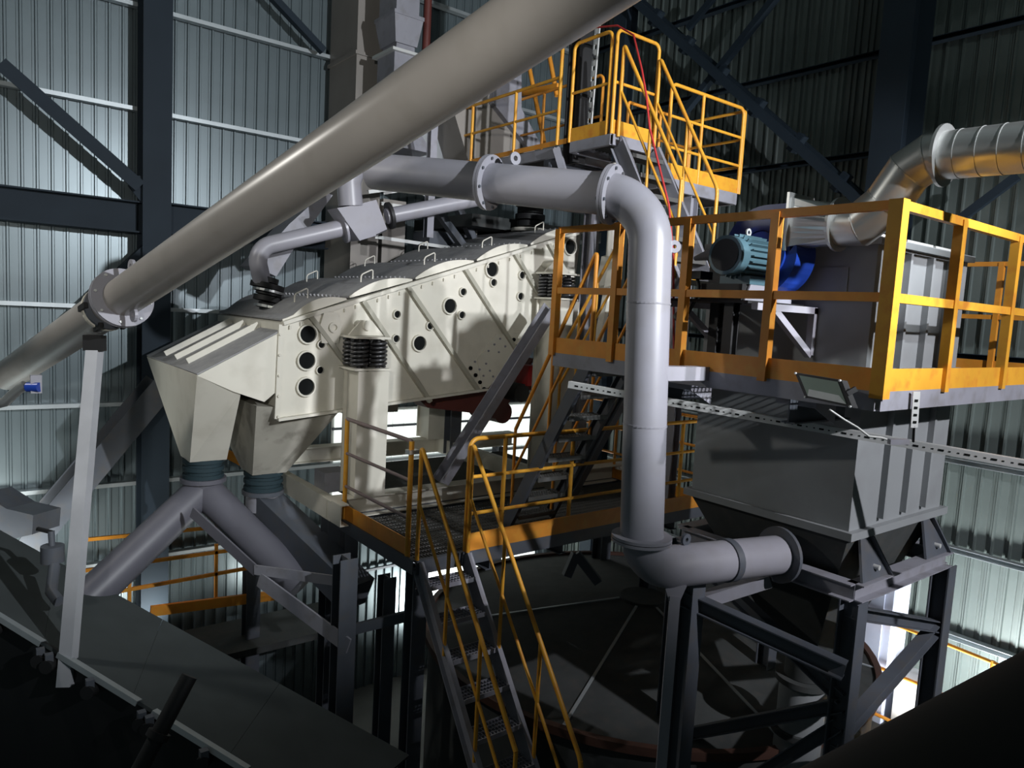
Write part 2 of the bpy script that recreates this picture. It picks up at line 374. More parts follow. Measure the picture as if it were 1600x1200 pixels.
# steep stair from the middle platform down towards the viewer
st = stair('steep_stair', 'steep dark steel stair descending from the middle platform, grating treads', (XM+.02, YM-.02, ZM-.04), (0, -1, 0), 2.25, 3.0, .55, 11, LSTEEL, tread_m=LSTEEL, thick=.16)
def handrail(label, p0, p1, h, n, m=YEL, mid=True, r=.021, endv=None):
    """sloping handrail of a stair: p0 and p1 are on the stringer."""
    p0 = V(p0); p1 = V(p1); up = V((0, 0, h)); t = thing('stair_handrail', label, 'handrail', p1)
    pts = [p0, p0+up, p1+up]; 
    if endv is not None: pts.append(p1+up+V(endv))
    M().tube(bend(pts, .06, 5), r, 9).build('top_rail', m, t)
    if mid: M().tube([p0+up*.5, p1+up*.5], r*.75, 8).build('mid_rail', m, t)
    for i in range(1, n+1):
        q = p0.lerp(p1, i/n); M().tube([q, q+up], r*.85, 8).build('post', m, t)
    return t
slope = 3.0/2.25
handrail('left handrail of the steep stair below the middle platform', (XM+.02, YM+.0, ZM+.0), (XM+.02, YM-1.62, ZM-1.62*slope), 1.1, 3)
handrail('right handrail of the steep stair below the middle platform', (XM+.57, YM-.05, ZM+.0), (XM+.57, YM-1.8, ZM-1.75*slope), 1.1, 3, endv=(0, -.03, -.3))
# stair from collector platform down to the middle platform (beyond the vertical pipe)
st2 = stair('platform_stair', 'grey stair linking the right platform down to the middle platform, behind the vertical pipe', (5.0, 5.15, ZR-.05), (0, 1, 0), 1.15, 1.95, .6, 8, STEEL, thick=.14)
handrail('left orange handrail of the stair behind the vertical pipe', (5.0, 5.15, ZR), (5.0, 6.25, ZM+.1), 1.0, 2, ORA)
handrail('right orange handrail of the stair behind the vertical pipe', (5.6, 5.15, ZR), (5.6, 6.25, ZM+.1), 1.0, 2, ORA)
# small stair seen below right platform: two chequered treads
for i, (px, py, X) in enumerate(((1070, 602, 4.75), (1256, 628, 4.72))):
    c = at(px, py, X=X)
    tag(M().box((c.x-.12, c.y-.16, c.z-.02), (c.x+.14, c.y+.14, c.z+.02)).prism([(c.x-.12, c.y-.16, c.z-.02), (c.x+.14, c.y-.16, c.z-.02), (c.x+.14, c.y-.16, c.z-.14)], (0, .01, 0)).build('bracket_step', LSTEEL),
        ('chequered bracket step under the platform, right of the vertical pipe', 'chequered bracket step under the platform, behind the floodlight')[i], 'step')
# --- upper platform
XA, YA, ZA = 5.97, 6.05, 2.02
ua = thing('upper_platform', 'upper walkway high above the cream screen, grey underside beams', 'platform', (XA, YA, ZA))
frame(ua, XA+.01, 6.68, YA, 6.72, ZA, .12, LSTEEL)
frame(ua, XA+.01, 6.9, 7.0, 10.6, ZA-.02, .12, LSTEEL)
grating(ua, XA+.03, 6.66, YA+.02, 6.7, ZA, .06); grating(ua, XA+.03, 6.88, 7.02, 10.5, ZA, .06)
for y in (7.2, 8.2, 9.4): M().ibeam((XA, y, ZA-.22), (9.0, y, ZA-.22), .1, .2, .01).build('joist', STEEL, ua)
for (a, b) in (((870, 232), (885, 285)), ((885, 285), (930, 305))):
    M().angle(at(*a, X=XA-.02), at(*b, X=XA+.05), .08, .08, .01).build('bracket', LSTEEL, ua)
railing('front yellow railing gate on the corner of the upper walkway', [(XA, YA, ZA), (6.66, YA, ZA)], 1.13, .16, YEL, rails=(1.0, .5), rr=.08)
railing('short yellow railing on the left side of the upper walkway corner, beside the black column', [(XA, 6.75, ZA), (XA, YA+.08, ZA)], 1.13, .16, YEL, rails=(1.0, .5), rr=.08)
t = railing('long yellow railing of the upper walkway running back from the black column', [(XA, 10.4, ZA), (XA, 6.97, ZA)], .8, 0, YEL, rails=(1.0, .52), posts_at=[(0, (10.4-at(px, 240, X=XA).y)/3.43) for px in (675, 736, 802)], rr=.02)
M().tube([(XA, 6.97, ZA), (XA, 6.97, ZA+1.13)], .024, 8).build('post', YEL, t)
M().bar((XA, 10.4, ZA+.03), (XA, 6.8, ZA+.03), .01, .06).build('toe_board', ORA, t)
railing('far railing on the other side of the upper walkway, behind the grey cone', [(6.9, 10.2, ZA), (6.9, 7.2, ZA)], 1.1, .1, ORA, rails=(1.0, .52), posts_at=[(0, .3), (0, .6)])
# lower landing right of upper corner
ZB = 1.64
lb = thing('upper_landing', 'upper right landing behind the blue fan, mauve-grey edge beams', 'platform', (6.6, 5.87, ZB))
frame(lb, 6.62, 8.1, 5.88, 6.7, ZB, .14, LSTEEL); grating(lb, 6.65, 8.08, 5.9, 6.68, ZB, .06)
for x, y in ((7.3, 5.95), (8.0, 6.6)): M().ibeam((x, y, ZM), (x, y, ZB-.14), .14, .14, .01).build('support_post', LSTEEL, lb)
railing('yellow railing in front of the upper right landing, with a solid yellow toe board', [(6.72, 5.87, ZB), (8.12, 5.87, ZB)], 1.06, .17, YEL, rails=(1.0, .66, .33), posts_at=[(0, .42)], rr=.08)
railing('yellow end railing of the upper right landing, nearest the right wall', [(8.15, 5.87, ZB), (8.15, 6.72, ZB)], 1.04, .14, YEL, rails=(1.0, .66, .33), rr=.03)
railing('rear yellow railing of the upper right landing', [(6.9, 6.72, ZB), (8.12, 6.72, ZB)], 1.04, .12, ORA, rails=(1.0, .66, .33), posts_at=[(0, .5)], rr=.03)
# stair from upper walkway to the landing behind the fan (descends towards the viewer)
us = stair('upper_stair', 'steep mauve-grey stair from the upper walkway down behind the right platform', (6.03, 6.0, ZA-.1), (0, -1, 0), 1.0, 1.62, .6, 7, LSTEEL)
handrail('left yellow handrail of the upper stair', (6.03, 6.0, ZA-.03), (6.03, 5.05, ZA-1.6), 1.0, 2)
handrail('right yellow handrail of the upper stair', (6.63, 6.0, ZA-.03), (6.63, 5.05, ZA-1.6), 1.0, 2, endv=(0, 0, -.4))
# rails of the intermediate landing seen around the vertical pipe, behind the fan
railing('yellow railing of the small landing behind the fan motor', [at(985, 470, Y=6.4), at(1125, 475, Y=6.4)], 0.62, 0, YEL, rails=(1.0, .5), posts_at=[(0, .5)], rr=.03)
c = at(1005, 548, Y=6.3); c2 = at(1110, 560, Y=6.3)
tag(M().bar(c, c2, .5, .1).build('landing_slab', ORA), 'orange-edged small landing slab behind the vertical pipe', 'landing')
# stair handrails and pale brace left of the vertical pipe, behind the platform corner
a = at(965, 382, X=6.2); b = at(878, 545, X=6.2)
handrail('yellow diagonal handrail behind the left corner of the right platform', a-V((0, 0, .9)), b-V((0, 0, .9)), .9, 3)
# columns
hcol(6.16, 6.86, .2, .2, ZA-.2, 6.4, 'black column between the two parts of the upper walkway', BLACK)
t = thing('cable_ladder', 'white vertical cable ladder clipped to the black column above the walkway', 'cable ladder', at(922, 205, X=6.6))
p0_, p1_ = at(934, 40, X=6.6), at(920, 205, X=6.6)
dd = (p1_-p0_)
for q in (.3, .8): M().bar(p0_+dd*q, V((6.2, 6.86, (p0_+dd*q).z)), .02, .02).build('clip_arm', STEEL, t)
for s_ in (-.035, .035): M().bar(p0_+V((0, s_, 0)), p1_+V((0, s_, 0)), .02, .02, (1, 0, 0)).build('side_rail', TRAY, t)
for i in range(10): q = p0_+dd*((i+.5)/10); M().box((q.x-.01, q.y-.04, q.z-.035), (q.x+.01, q.y+.04, q.z+.035)).build('rung', TRAY, t)
M().tube([at(*q, X=5.9) for q in ((860, 82), (895, 58), (930, 43), (965, 40), (990, 55))]+[at(*q, X=5.55) for q in ((1003, 110), (1010, 150), (1015, 200), (1030, 260), (1045, 320), (1052, 400))]+[at(1053, 560, X=5.2)], .011, 6).build('hanging_cable', CABR)
tag(bpy.context.scene.objects['hanging_cable'], 'red cable looping over the upper railing and down beside the vertical pipe', 'cable')
# ------------------------------------------------------------------ vibrating screen
YF, YB = 7.8, 10.1
S = thing('vibrating_screen', 'large cream inclined vibrating screen with five domed grey lids', 'screen', at(600, 640, Y=YF))
def sp(px, py): return at(px, py, Y=YF)
side = [sp(*q) for q in ((440, 505), (432, 655), (758, 608), (842, 490), (897, 455), (908, 362))]
M().prism(side, (0, YB-YF, 0)).build('body', CREAM, S)
# flanges and stiffener ribs
def rib(a, b, w_=.05, h_=.06, m=RIBP, nm='stiffener_rib'):
    a = sp(*a)+V((0, -h_/2, 0)); b = sp(*b)+V((0, -h_/2, 0)); return M().bar(a, b, h_, w_, (b-a).cross(V((0, 1, 0)))).build(nm, m, S)
for a, b in (((483, 494), (545, 576)), ((565, 470), (670, 627)), ((635, 448), (746, 611)), ((724, 420), (803, 545)), ((801, 395), (841, 462)), ((853, 378), (868, 406))): rib(a, b)
rib((440, 505), (908, 362), .04, .07, CREAM, 'top_flange'); rib((432, 655), (758, 608), .03, .07, CREAM, 'bottom_flange'); rib((439, 507), (432, 654), .06, .03, CREAM, 'end_flange')
# a row of bolts on the end flange and top flange
bo = M()
for i in range(5): q = sp(437-.8*i, 522+i*32); bo.disc(q+V((-.01, -.04, 0)), (0, 1, 0), .014, .03, 6)
for i in range(26): q = sp(452+17.2*i, 507-5.26*i); bo.disc(q+V((0, -.02, -.03)), (0, 0, 1), .01, .04, 6)
bo.build('bolt_row', CREAM, S)['kind'] = 'stuff'
ports = [(480, 522, 13), (478, 563, 13), (477, 604, 13), (654, 536, 11), (701.5, 478, 11), (767, 421, 11), (889, 386, 11), (501, 538, 5.5), (499, 578, 5.5), (619, 491, 5.5), (617.5, 529, 5.5), (670.4, 509, 5.5), (722, 456, 5.5), (720, 492, 5.5), (769.4, 441.5, 5.5), (814, 430, 5.5), (811.5, 463, 5.5)]
for px, py, r in ports:
    c = sp(px, py); rw = r*c.length/FPX*.98; rw = r*(c.dot(fw))/FPX*1.02
    rg = M().ring(c+V((0, -.015, 0)), (0, 1, 0), rw, rw*1.13+.006, .05, 26).build('port_ring', CREAM, S)
    M().disc(c+V((0, -.002, 0)), (0, 1, 0), rw, .012, 26).build('port_bore', HOLE, rg)
M().prism([sp(745, 560), sp(775, 522), sp(810, 520), sp(800, 560), sp(762, 606), sp(752, 606)], (0, -.015, 0)).build('bearing_plate', CREAM, S)
for px, py, r in ((734, 575, 3), (741.7, 586, 3), (748.7, 597, 3), (755, 608, 3.5), (801.5, 530.6, 3), (807, 541, 3)):
    c = sp(px, py); M().disc(c+V((0, -.02, 0)), (0, 1, 0), r*c.dot(fw)/FPX, .02, 14).build('bolt_hole', HOLE, S)
for px, py in ((741, 565), (758, 568), (748, 577), (764, 579), (754, 587), (769, 588), (771, 538), (780, 529), (788, 541), (762, 548), (778, 550)):
    c = sp(px, py); M().disc(c+V((0, -.02, 0)), (0, 1, 0), .014, .02, 8).build('small_bolt', LSTEEL, S)
# lifting lugs
for px, py in ((514, 511),):
    c = sp(px, py); M().prism([c+V((-.1, -.05, -.18)), c+V((.1, -.05, -.18)), c+V((.13, -.05, .0)), c+V((.08, -.05, .17)), c+V((-.08, -.05, .17)), c+V((-.13, -.05, 0))], (0, .05, 0)).build('lifting_lug', CREAM, S)
    M().ring(c+V((.03, -.06, 0)), (0, 1, 0), .035, .06, .04, 16).build('lug_eye', CREAM, S)
# lids
lids = [((441, 503), (541, 470)), ((546, 467), (644, 440)), ((649, 438), (740, 411)), ((745, 409), (824, 386)), ((829, 384), (905, 361))]
for i, (a, b) in enumerate(lids):
    a = sp(*a)+V((0, 0, .03)); b = sp(*b)+V((0, 0, .03)); L_ = (b-a); nrm = V((-L_.z, 0, L_.x)).normalized()
    n = 12; sag = .085 if i else .09
    prof = [a+L_*(j/n)+nrm*sag*math.sin(math.pi*j/n)**.9 for j in range(n+1)] if i else [a+L_*(j/n)+nrm*sag*math.sin(math.pi*min(1, max(0, (j/n-.15)/.85)))**1 for j in range(n+1)]
    poly = prof+[b-nrm*.02, a-nrm*.02]
    lid = M()
    vs = []; yy0 = YF+.02; yy1 = YB
    nn = len(poly); vs = [p+V((0, yy0-YF, 0)) for p in poly]+[p+V((0, yy1-YF, 0)) for p in poly]
    lid.add(vs, [(j, (j+1) % nn, (j+1) % nn+nn, j+nn) for j in range(nn)])
    lo = lid.build('lid', LID, S)
    for yy in (YF+.012, YB): M().prism([p+V((0, yy-YF, 0)) for p in poly], (0, -.012, 0)).build('lid_end', CREAM, lo)
    for yy in (YF+.3, YB-.35):
        if i == 0 and yy > 9: continue
        c = a+L_*.5+nrm*(sag)+V((0, yy-YF, 0)) - L_*.12; u = L_.normalized()
        M().tube(bend([c, c+V((0, 0, .09)), c+u*.16+V((0, 0, .12)), c+u*.16], .03, 4), .009, 6).build('handle', CREAM, lo)
    bb = M()
    for j in range(18):
        yy = YF+.12+j*(YB-YF-.2)/18; c = b-L_*.04+V((0, yy-YF, 0))+nrm*.03; bb.disc(c, nrm, .014, .03, 6)
    bb.build('lid_bolts', LID, lo)['kind'] = 'stuff'
# vibrator motors (red) under the screen
for px, py in ((765, 640), (805, 590)):
    c = at(px, py, Y=8.9); M().disc(c, (0, 1, 0), .16, .7, 20).build('exciter', REDP, S)
M().prism([at(*q, Y=8.3) for q in ((655, 625), (780, 610), (835, 560), (815, 600), (778, 655), (735, 645), (668, 637))], (0, .3, 0)).build('exciter_beam', REDP, S)
c = at(805, 612, Y=7.95); M().disc(c, (0, 1, 0), .13, .3, 20).build('exciter_motor', BLACK, S)
M().box((c.x+.05, 7.75, c.z+.1), (c.x+.25, 8.0, c.z+.38)).build('terminal_box', RED, S)
# discharge chute (front hood) and two hoppers
ZN = sp(308, 587)
xN, zN = ZN.x, ZN.z
A_ = sp(438, 519); hood = M()
hood.prism([A_, ZN, sp(365, 612), sp(413, 628), sp(432, 612)], (0, YB-YF, 0)); ho = hood.build('discharge_hood', CREAM, S)
lidp = M().bar(A_+V((0, 1.15, .012)), ZN+V((0, 1.15, .012)), YB-YF, .015, (0, 0, 1)).build('hood_top_sheet', LID, ho)
for yy in (.65, 1.15, 1.65):
    M().bar(A_.lerp(ZN, .02)+V((0, yy, .06)), A_.lerp(ZN, .92)+V((0, yy, .05)), .02, .07).build('hood_fin', CREAM, ho)
def hopper(top, out, m=CREAM, nm='hopper'):
    return M().frus(out, top).build(nm, m, S)
R_ = sp(365, 612)
top = [V((xN, YF, zN)), V((R_.x+.08, YF, R_.z)), V((R_.x+.08, YB, R_.z)), V((xN, YB, zN))]
oc = at(318, 715, Y=8.7)
def sqo(c, s_): return [V((c.x-s_, c.y-s_, c.z)), V((c.x+s_, c.y-s_, c.z)), V((c.x+s_, c.y+s_, c.z)), V((c.x-s_, c.y+s_, c.z))]
hopper(top, sqo(oc, .2))
B_ = sp(432, 655)
top2 = [V((R_.x+.25, YF+.02, B_.z+.15)), V((B_.x+.75, YF+.02, B_.z+.06)), V((B_.x+.75, YB-.02, B_.z+.06)), V((R_.x+.25, YB-.02, B_.z+.15))]
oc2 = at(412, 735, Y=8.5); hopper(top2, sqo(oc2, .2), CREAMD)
# flexible sleeves and Y pipes
for c, lb_ in ((oc, 'dark teal cloth sleeve under the outer left hopper of the screen'), (oc2, 'dark teal cloth sleeve under the inner hopper, nearer the stair')):
    m_ = M()
    for i in range(5): m_.disc(c+V((0, 0, -.02-i*.045)), (0, 0, 1), .2 if i % 2 else .225, .045, 20)
    tag(m_.build('flexible_sleeve', SLEEVE), lb_, 'sleeve')
c = oc+V((0, 0, -.25))
t = thing('y_chute', 'mauve-grey forked chute pipe below the outer left hopper', 'pipe', c+V((0, 0, -.5)))
M().disc(c, (0, 0, 1), .25, .05, 24).build('flange', CHUTE, t)
M().tube([c+V((0, 0, 0)), c+V((0, 0, -.18))], .2, 20).build('collar', CHUTE, t)
M().tube([c+V((0, 0, -.12)), at(112, 960, d=7.3)], .19, 24).build('left_leg', CHUTE, t)
M().tube([c+V((0, 0, -.12)), at(470, 915, d=8.2)], .19, 24).build('right_leg', CHUTE, t)
c = oc2+V((0, 0, -.25))
t = thing('angled_chute', 'dark grey square chute slanting right below the inner hopper', 'pipe', c+V((0, 0, -.5)))
M().disc(c, (0, 0, 1), .24, .05, 24).build('flange', STEEL, t)
M().tube([c, c+V((0, 0, -.22))], .2, 20).build('collar', LSTEEL, t)
M().bar(c+V((0, 0, -.15)), at(560, 930, d=7.9), .34, .34, (0, 0, 1)).build('duct', STEEL, t)
# springs on pedestals
def spring_set(cx, cy, ztop, zbot, lab):
    t = thing('spring_mount', lab, 'spring mount', (cx, cy, zbot))
    M().box((cx-.22, cy-.2, ztop), (cx+.22, cy+.2, ztop+.025)).build('top_plate', CREAM, t); M().box((cx-.22, cy-.2, zbot-.025), (cx+.22, cy+.2, zbot)).build('base_plate', CREAM, t)
    M().prism([(cx-.2, cy+.02, ztop+.03), (cx+.24, cy+.02, ztop+.03), (cx+.08, cy+.02, ztop+.2), (cx-.04, cy+.02, ztop+.2)], (0, .03, 0)).build('gusset', CREAM, t)
    M().disc((cx+.02, cy+.15, ztop+.14), (0, 1, 0), .055, .34, 16).build('pivot_tube', CREAM, t)
    hgt = ztop-zbot
    for sx in (-.115, .115):
        for sy in (-.1, .1):
            pts = [V((cx+sx+.088*math.cos(a*math.pi/6), cy+sy+.088*math.sin(a*math.pi/6), zbot+.015+(hgt-.03)*a/(12*6.5))) for a in range(int(12*6.5)+1)]
            M().tube(pts, .018, 6).build('coil_spring', SPR, t)
            M().tube([(cx+sx, cy+sy, zbot), (cx+sx, cy+sy, ztop)], .03, 8).build('spring_core', BLACK, t)
def pedestal(cx, cy, ztop, zbot, lab, w_=.42):
    t = thing('screen_pedestal', lab, 'pedestal', (cx, cy, zbot))
    M().box((cx-w_/2, cy-.2, zbot), (cx+w_/2, cy-.18, ztop)).build('face_plate', CREAM, t)
    M().box((cx-w_/2+.04, cy-.18, zbot), (cx+w_/2-.04, cy+.16, ztop)).build('box_column', CREAM, t)
    M().box((cx-w_/2, cy+.16, zbot), (cx+w_/2, cy+.18, ztop)).build('back_plate', CREAM, t)
zB = -2.2
spring_set(3.8, 7.56, -.41, -.74, 'black coil springs under the left near corner of the screen')
pedestal(3.82, 7.56, -.77, zB, 'cream box pedestal under the left springs, behind the mauve-barred railing', .38)
spring_set(6.57, 7.5, .5, .19, 'black coil springs at the right end of the screen, beside the platform corner post')
pedestal(6.6, 7.5, .16, zB, 'tall cream pedestal under the right springs, left of the vertical pipe', .44)
pedestal(3.82, 10.35, -.7, zB, 'far cream pedestal behind the left hoppers')
pedestal(6.5, 10.35, -.6, zB, 'shaded far pedestal seen through the gap under the screen')
# base frame
bf = thing('screen_base_frame', 'cream welded base frame carrying the screen pedestals', 'frame', (3.4, 7.3, zB-.24))
M().ibeam((3.36, 7.5, zB-.12), (8.2, 7.5, zB-.12), .22, .23, .014).build('base_beam', CREAM, bf)
M().ibeam((3.36, 10.35, zB-.12), (8.2, 10.35, zB-.12), .22, .23, .014).build('base_beam', CREAM, bf)
M().chan((3.42, 7.15, zB-.12), (3.42, 10.5, zB-.12), .1, .24, .012, side=-1).build('cross_beam', CREAM, bf)
M().chan((6.6, 7.15, zB-.12), (6.6, 10.5, zB-.12), .1, .24, .012, side=-1).build('cross_beam', CREAM, bf)
for x, y in ((3.5, 7.62), (3.5, 10.3), (7.9, 7.62), (7.9, 10.3)): M().ibeam((x, y, ZG), (x, y, zB-.24), .2, .2, .012, (0, 1, 0)).build('leg', STEEL, bf)
tag(M().chan(at(688, 752, Y=7.1), at(862, 478, Y=7.1), .12, .2, .01, (0, -1, 0), 1).build('inclined_strut', LSTEEL), 'long grey channel strut slanting across the front of the screen', 'strut')
tag(M().chan(at(868, 815, Y=6.9), at(985, 600, Y=6.9), .1, .15, .01, (0, -1, 0), 1).build('inclined_strut', STEEL), 'short dark strut leaning beside the vertical pipe, on the middle platform', 'strut')
# dark machinery floor behind the screen supports
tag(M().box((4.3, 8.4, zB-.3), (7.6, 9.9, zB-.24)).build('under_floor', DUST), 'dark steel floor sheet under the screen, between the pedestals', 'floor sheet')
c = at(516, 745, Y=8.2)
tag(M().box((c.x-.16, 8.0, c.z-.14), (c.x+.16, 8.3, c.z+.1)).build('junction_box', LSTEEL), 'small mauve-grey box beside the left pedestal, under the screen', 'box')
c = at(872, 683, Y=8.3)
t = thing('lamp_globe', 'small bright round lamp behind the right pedestal', 'lamp', c)
M().tube([c+V((0, 0, -.07)), c+V((0, 0, -.05)), c+V((0, 0, 0)), c+V((0, 0, .05)), c+V((0, 0, .07))], .07, 14).build('globe', mat('lamp_glow', (.9, .93, 1), .4, emit=.6), t)
M().box((c.x-.03, c.y, c.z+.06), (c.x+.03, c.y+.05, c.z+.2)).build('bracket', STEEL, t)
# ------------------------------------------------------------------ small dust pipes above screen
t = thing('dust_pipe', 'small mauve-grey dust pipe elbowing down to the left end of the screen', 'pipe', at(405, 440, Y=8.8))
q = [at(410, 445, Y=8.8), at(401, 398, Y=8.8)+V((0, 0, .22)), at(548, 355, Y=8.6)]
M().tube(bend([at(410, 442, Y=8.8), at(398, 388, Y=8.8), at(548, 353, Y=8.6)], .35, 8), .105, 20).build('pipe', PIPE, t)
M().disc(at(537, 357, Y=8.6), (at(548, 353, Y=8.6)-at(398, 388, Y=8.8)), .18, .03, 24).build('flange', PIPE, t)
c = at(415, 455, Y=8.85); t = thing('bellows', 'black rubber bellows under the small dust pipe, on the first lid', 'bellows', c+V((0, 0, -.15)))
for i, rr in enumerate((.15, .2, .15, .2, .16)): M().disc(c+V((.02*i, 0, .14-i*.08)), (.2, 0, 1), rr, .06, 20).build('fold', BLACK, t)
M().ring(c+V((.04, 0, -.0)), (.2, 0, 1), .17, .185, .03, 20).build('clamp_band', GALV, t)
M().ring(c+V((.08, 0, -.2)), (.2, 0, 1), .19, .21, .03, 20).build('clamp_band', GALV, t)
c = at(567, 345, Y=8.5)
t = thing('damper_box', 'mauve-grey angular damper box joining the small dust pipes', 'damper', c)
M().prism([at(527, 325, Y=8.4), at(570, 318, Y=8.4), at(588, 368, Y=8.4), at(562, 376, Y=8.4)], (0, .3, 0)).build('box', PIPE, t)
M().prism([at(565, 318, Y=8.45), at(588, 312, Y=8.45), at(605, 358, Y=8.45), at(584, 368, Y=8.45)], (.12, .25, 0)).build('box_wing', PIPE, t)
M().tube([at(548, 322, Y=8.5), at(545, 285, Y=8.5), at(552, 262, Y=8.5)], .15, 20).build('neck', PIPE, t)
t = thing('dust_pipe', 'straight small mauve-grey dust pipe rising right from the damper box', 'pipe', at(610, 338, Y=8.5))
M().tube([at(604, 338, Y=8.5), at(775, 305, Y=8.2)], .1, 20).build('pipe', PIPE, t)
M().disc(at(609, 337, Y=8.5), at(775, 305, Y=8.2)-at(604, 338, Y=8.5), .17, .04, 24).build('flange', BLACK, t)
# cone-like guard behind the pipe end
tag(M().prism([at(*q, Y=9.3) for q in ((395, 415), (452, 350), (508, 300), (520, 305), (455, 395), (432, 432))], (0, .5, 0)).build('inclined_casing', LSTEEL), 'mauve-grey inclined casing behind the big pipe and small elbow', 'casing')
# ------------------------------------------------------------------ main horizontal/vertical dust pipe
R1 = .152
pv = V((4.12, 3.6, 0)); 
pA = V((2.55, 5.35, .98)); pB = V((3.98, 3.82, .80))
ptop = V((4.16, 3.62, .76)); pbot = V((4.08, 3.5, -1.83)); pend = V((5.35, 3.1, -1.84))
P1 = at(585, 268, d=6.3); P2 = at(1018, 310, d=5.14); P3 = at(1001, 890, d=5.15); P4 = at(1222, 866, X=5.25)
t = thing('duct_pipe', 'thick pale grey dust pipe running right then elbowing straight down to the collector', 'pipe', P3)
def on(a, b, px): # point on segment at image column px
    best = None
    for i in range(401):
        q = a.lerp(b, i/400); x = 800+FPX*q.dot(RT)/q.dot(fw)
        if best is None or abs(x-px) < best[0]: best = (abs(x-px), q)
    return best[1]
main = bend([P1, P2, P3, P4], .32, 12)
M().tube(bend([P1, P2, P3+(P2-P3)*.5], .32, 14), R1, 32).build('upper_pipe', PIPE, t)
M().tube(bend([P2.lerp(P3, .49), P3, P4], .27, 14), R1, 32).build('lower_pipe', PIPE, t)
for px in (765, 955): c = on(P1, P2, px); M().disc(c-(P2-P1).normalized()*.012, P2-P1, R1+.062, .02, 32).build('flange', PIPE, t); M().disc(c+(P2-P1).normalized()*.012, P2-P1, R1+.062, .02, 32).build('flange', PIPE, t)
c0 = P2.lerp(P3, .915)
for e in (-.012, .014): M().disc(c0+V((0, 0, e)), (0, 0, 1), R1+.06, .02, 32).build('flange', PIPE, t)
c = P3.lerp(P4, .58); M().disc(c, P4-P3, R1+.012, .06, 32).build('collar', STEEL, t)
M().disc(P4-(P4-P3).normalized()*.04, P4-P3, R1+.07, .03, 32).build('flange', STEEL, t)
bl = M()
for px in (765, 955):
    c = on(P1, P2, px); ax = (P2-P1).normalized(); u = ax.cross(V((0, 0, 1))).normalized(); v_ = ax.cross(u)
    for i in range(8): an = i*math.pi/4+.3; bl.disc(c+(u*math.cos(an)+v_*math.sin(an))*(R1+.035), ax, .012, .07, 6)
bl.build('flange_bolts', STEEL, t)['kind'] = 'stuff'
for z_ in (.1, -.75): 
    q = P2+(P3-P2)*((P2.z-z_)/(P2.z-P3.z)); M().ring(q, (0, 0, 1), R1, R1+.004, .012, 32).build('weld_seam', PIPE, t)
lug = P2.lerp(P3, .13)+RT*.17; M().ring(lug, fw, .014, .045, .02, 16).build('lug', PIPE, t)
lug = P3.lerp(P4, .28)+V((0, 0, .19)); M().ring(lug, (0, 1, 0), .016, .045, .02, 16).build('lug', STEEL, t)
lug = on(P1, P2, 802)+V((0, 0, .2)); M().ring(lug, (0, 1, 0), .02, .05, .02, 16).build('lug', PIPE, t)
q = P2.lerp(P3, .47); q = at(1048, 583, d=5.1); q2 = at(1100, 583, X=X0)
M().bar(q-RT*.08, q2, .1, .1).build('wall_bracket', PIPE, t)
q = at(1056, 915, d=5.2)
t = thing('pipe_support', 'thin mauve flat-bar prop under the bottom elbow of the pale grey pipe', 'support', V((q.x, q.y, -5)))
q3 = V((q.x, q.y, -5.0)); M().bar(V((q.x, q.y, q.z-.08)), q3, .075, .02, fw).build('flat_bar', PIPE, t)
M().prism([q-RT*.08, q+RT*.08, q+RT*.03-V((0, 0, .14)), q-RT*.03-V((0, 0, .14))], fw*.015).build('saddle_plate', PIPE, t)
# ------------------------------------------------------------------ big inclined pipe in the foreground
Q0 = at(186, 469, d=6.33); Q1 = at(790, 60, d=3.24); ax = (Q1-Q0).normalized(); Q2 = Q1+ax*1.6
RB = .163
Q2 = Q0+(Q1-Q0)*1.45
t = thing('inclined_pipe', 'huge beige-grey pipe rising diagonally from the left towards the viewer', 'pipe', Q0)
M().tube([Q0, Q2], RB, 40).build('pipe', BIGP, t)
c = Q0+ax*.09
M().disc(c, ax, RB+.092, .018, 40).build('flange', PIPE, t)
M().disc(Q0+ax*.05, ax, RB+.092, .018, 40).build('flange', PIPE, t)
u = ax.cross(V((0, 0, 1))).normalized(); v_ = u.cross(ax)
bl = M()
for i in range(8): an = i*math.pi/4+.2; bl.disc(Q0+ax*.075+(u*math.cos(an)+v_*math.sin(an))*(RB+.06), ax, .012, .08, 6)
bl.build('flange_bolts', TRAY, t)['kind'] = 'stuff'
for s_, e in ((1, .35), (-1, .28)):
    c = Q0+ax*e+v_*s_*(RB+.035); M().ring(c, u, .025, .06, .025, 16).build('lifting_lug', PIPE, t)
c = Q0-ax*.15
D1 = Q0-ax*.32; D0 = Q0-ax*3.6
t = thing('lower_pipe', 'lower continuation of the big beige pipe leaving the left edge', 'pipe', D0)
M().tube([D0, D1], .175, 36).build('pipe', BIGP, t)
M().tube([D1, Q0], .14, 30).build('neck', BIGP, t)
for e in (.0, .07): M().ring(D1+ax*e, ax, .15, .2, .035, 32).build('clamp_ring', STEEL if e else CREAM, t)
for an in (0, 2.2, 4.0, 5.2):
    c = D1+ax*.04+(u*math.cos(an)+v_*math.sin(an))*.2; M().bar(c-ax*.08, c+ax*.08, .03, .05).build('clamp_bolt', BLACK, t)
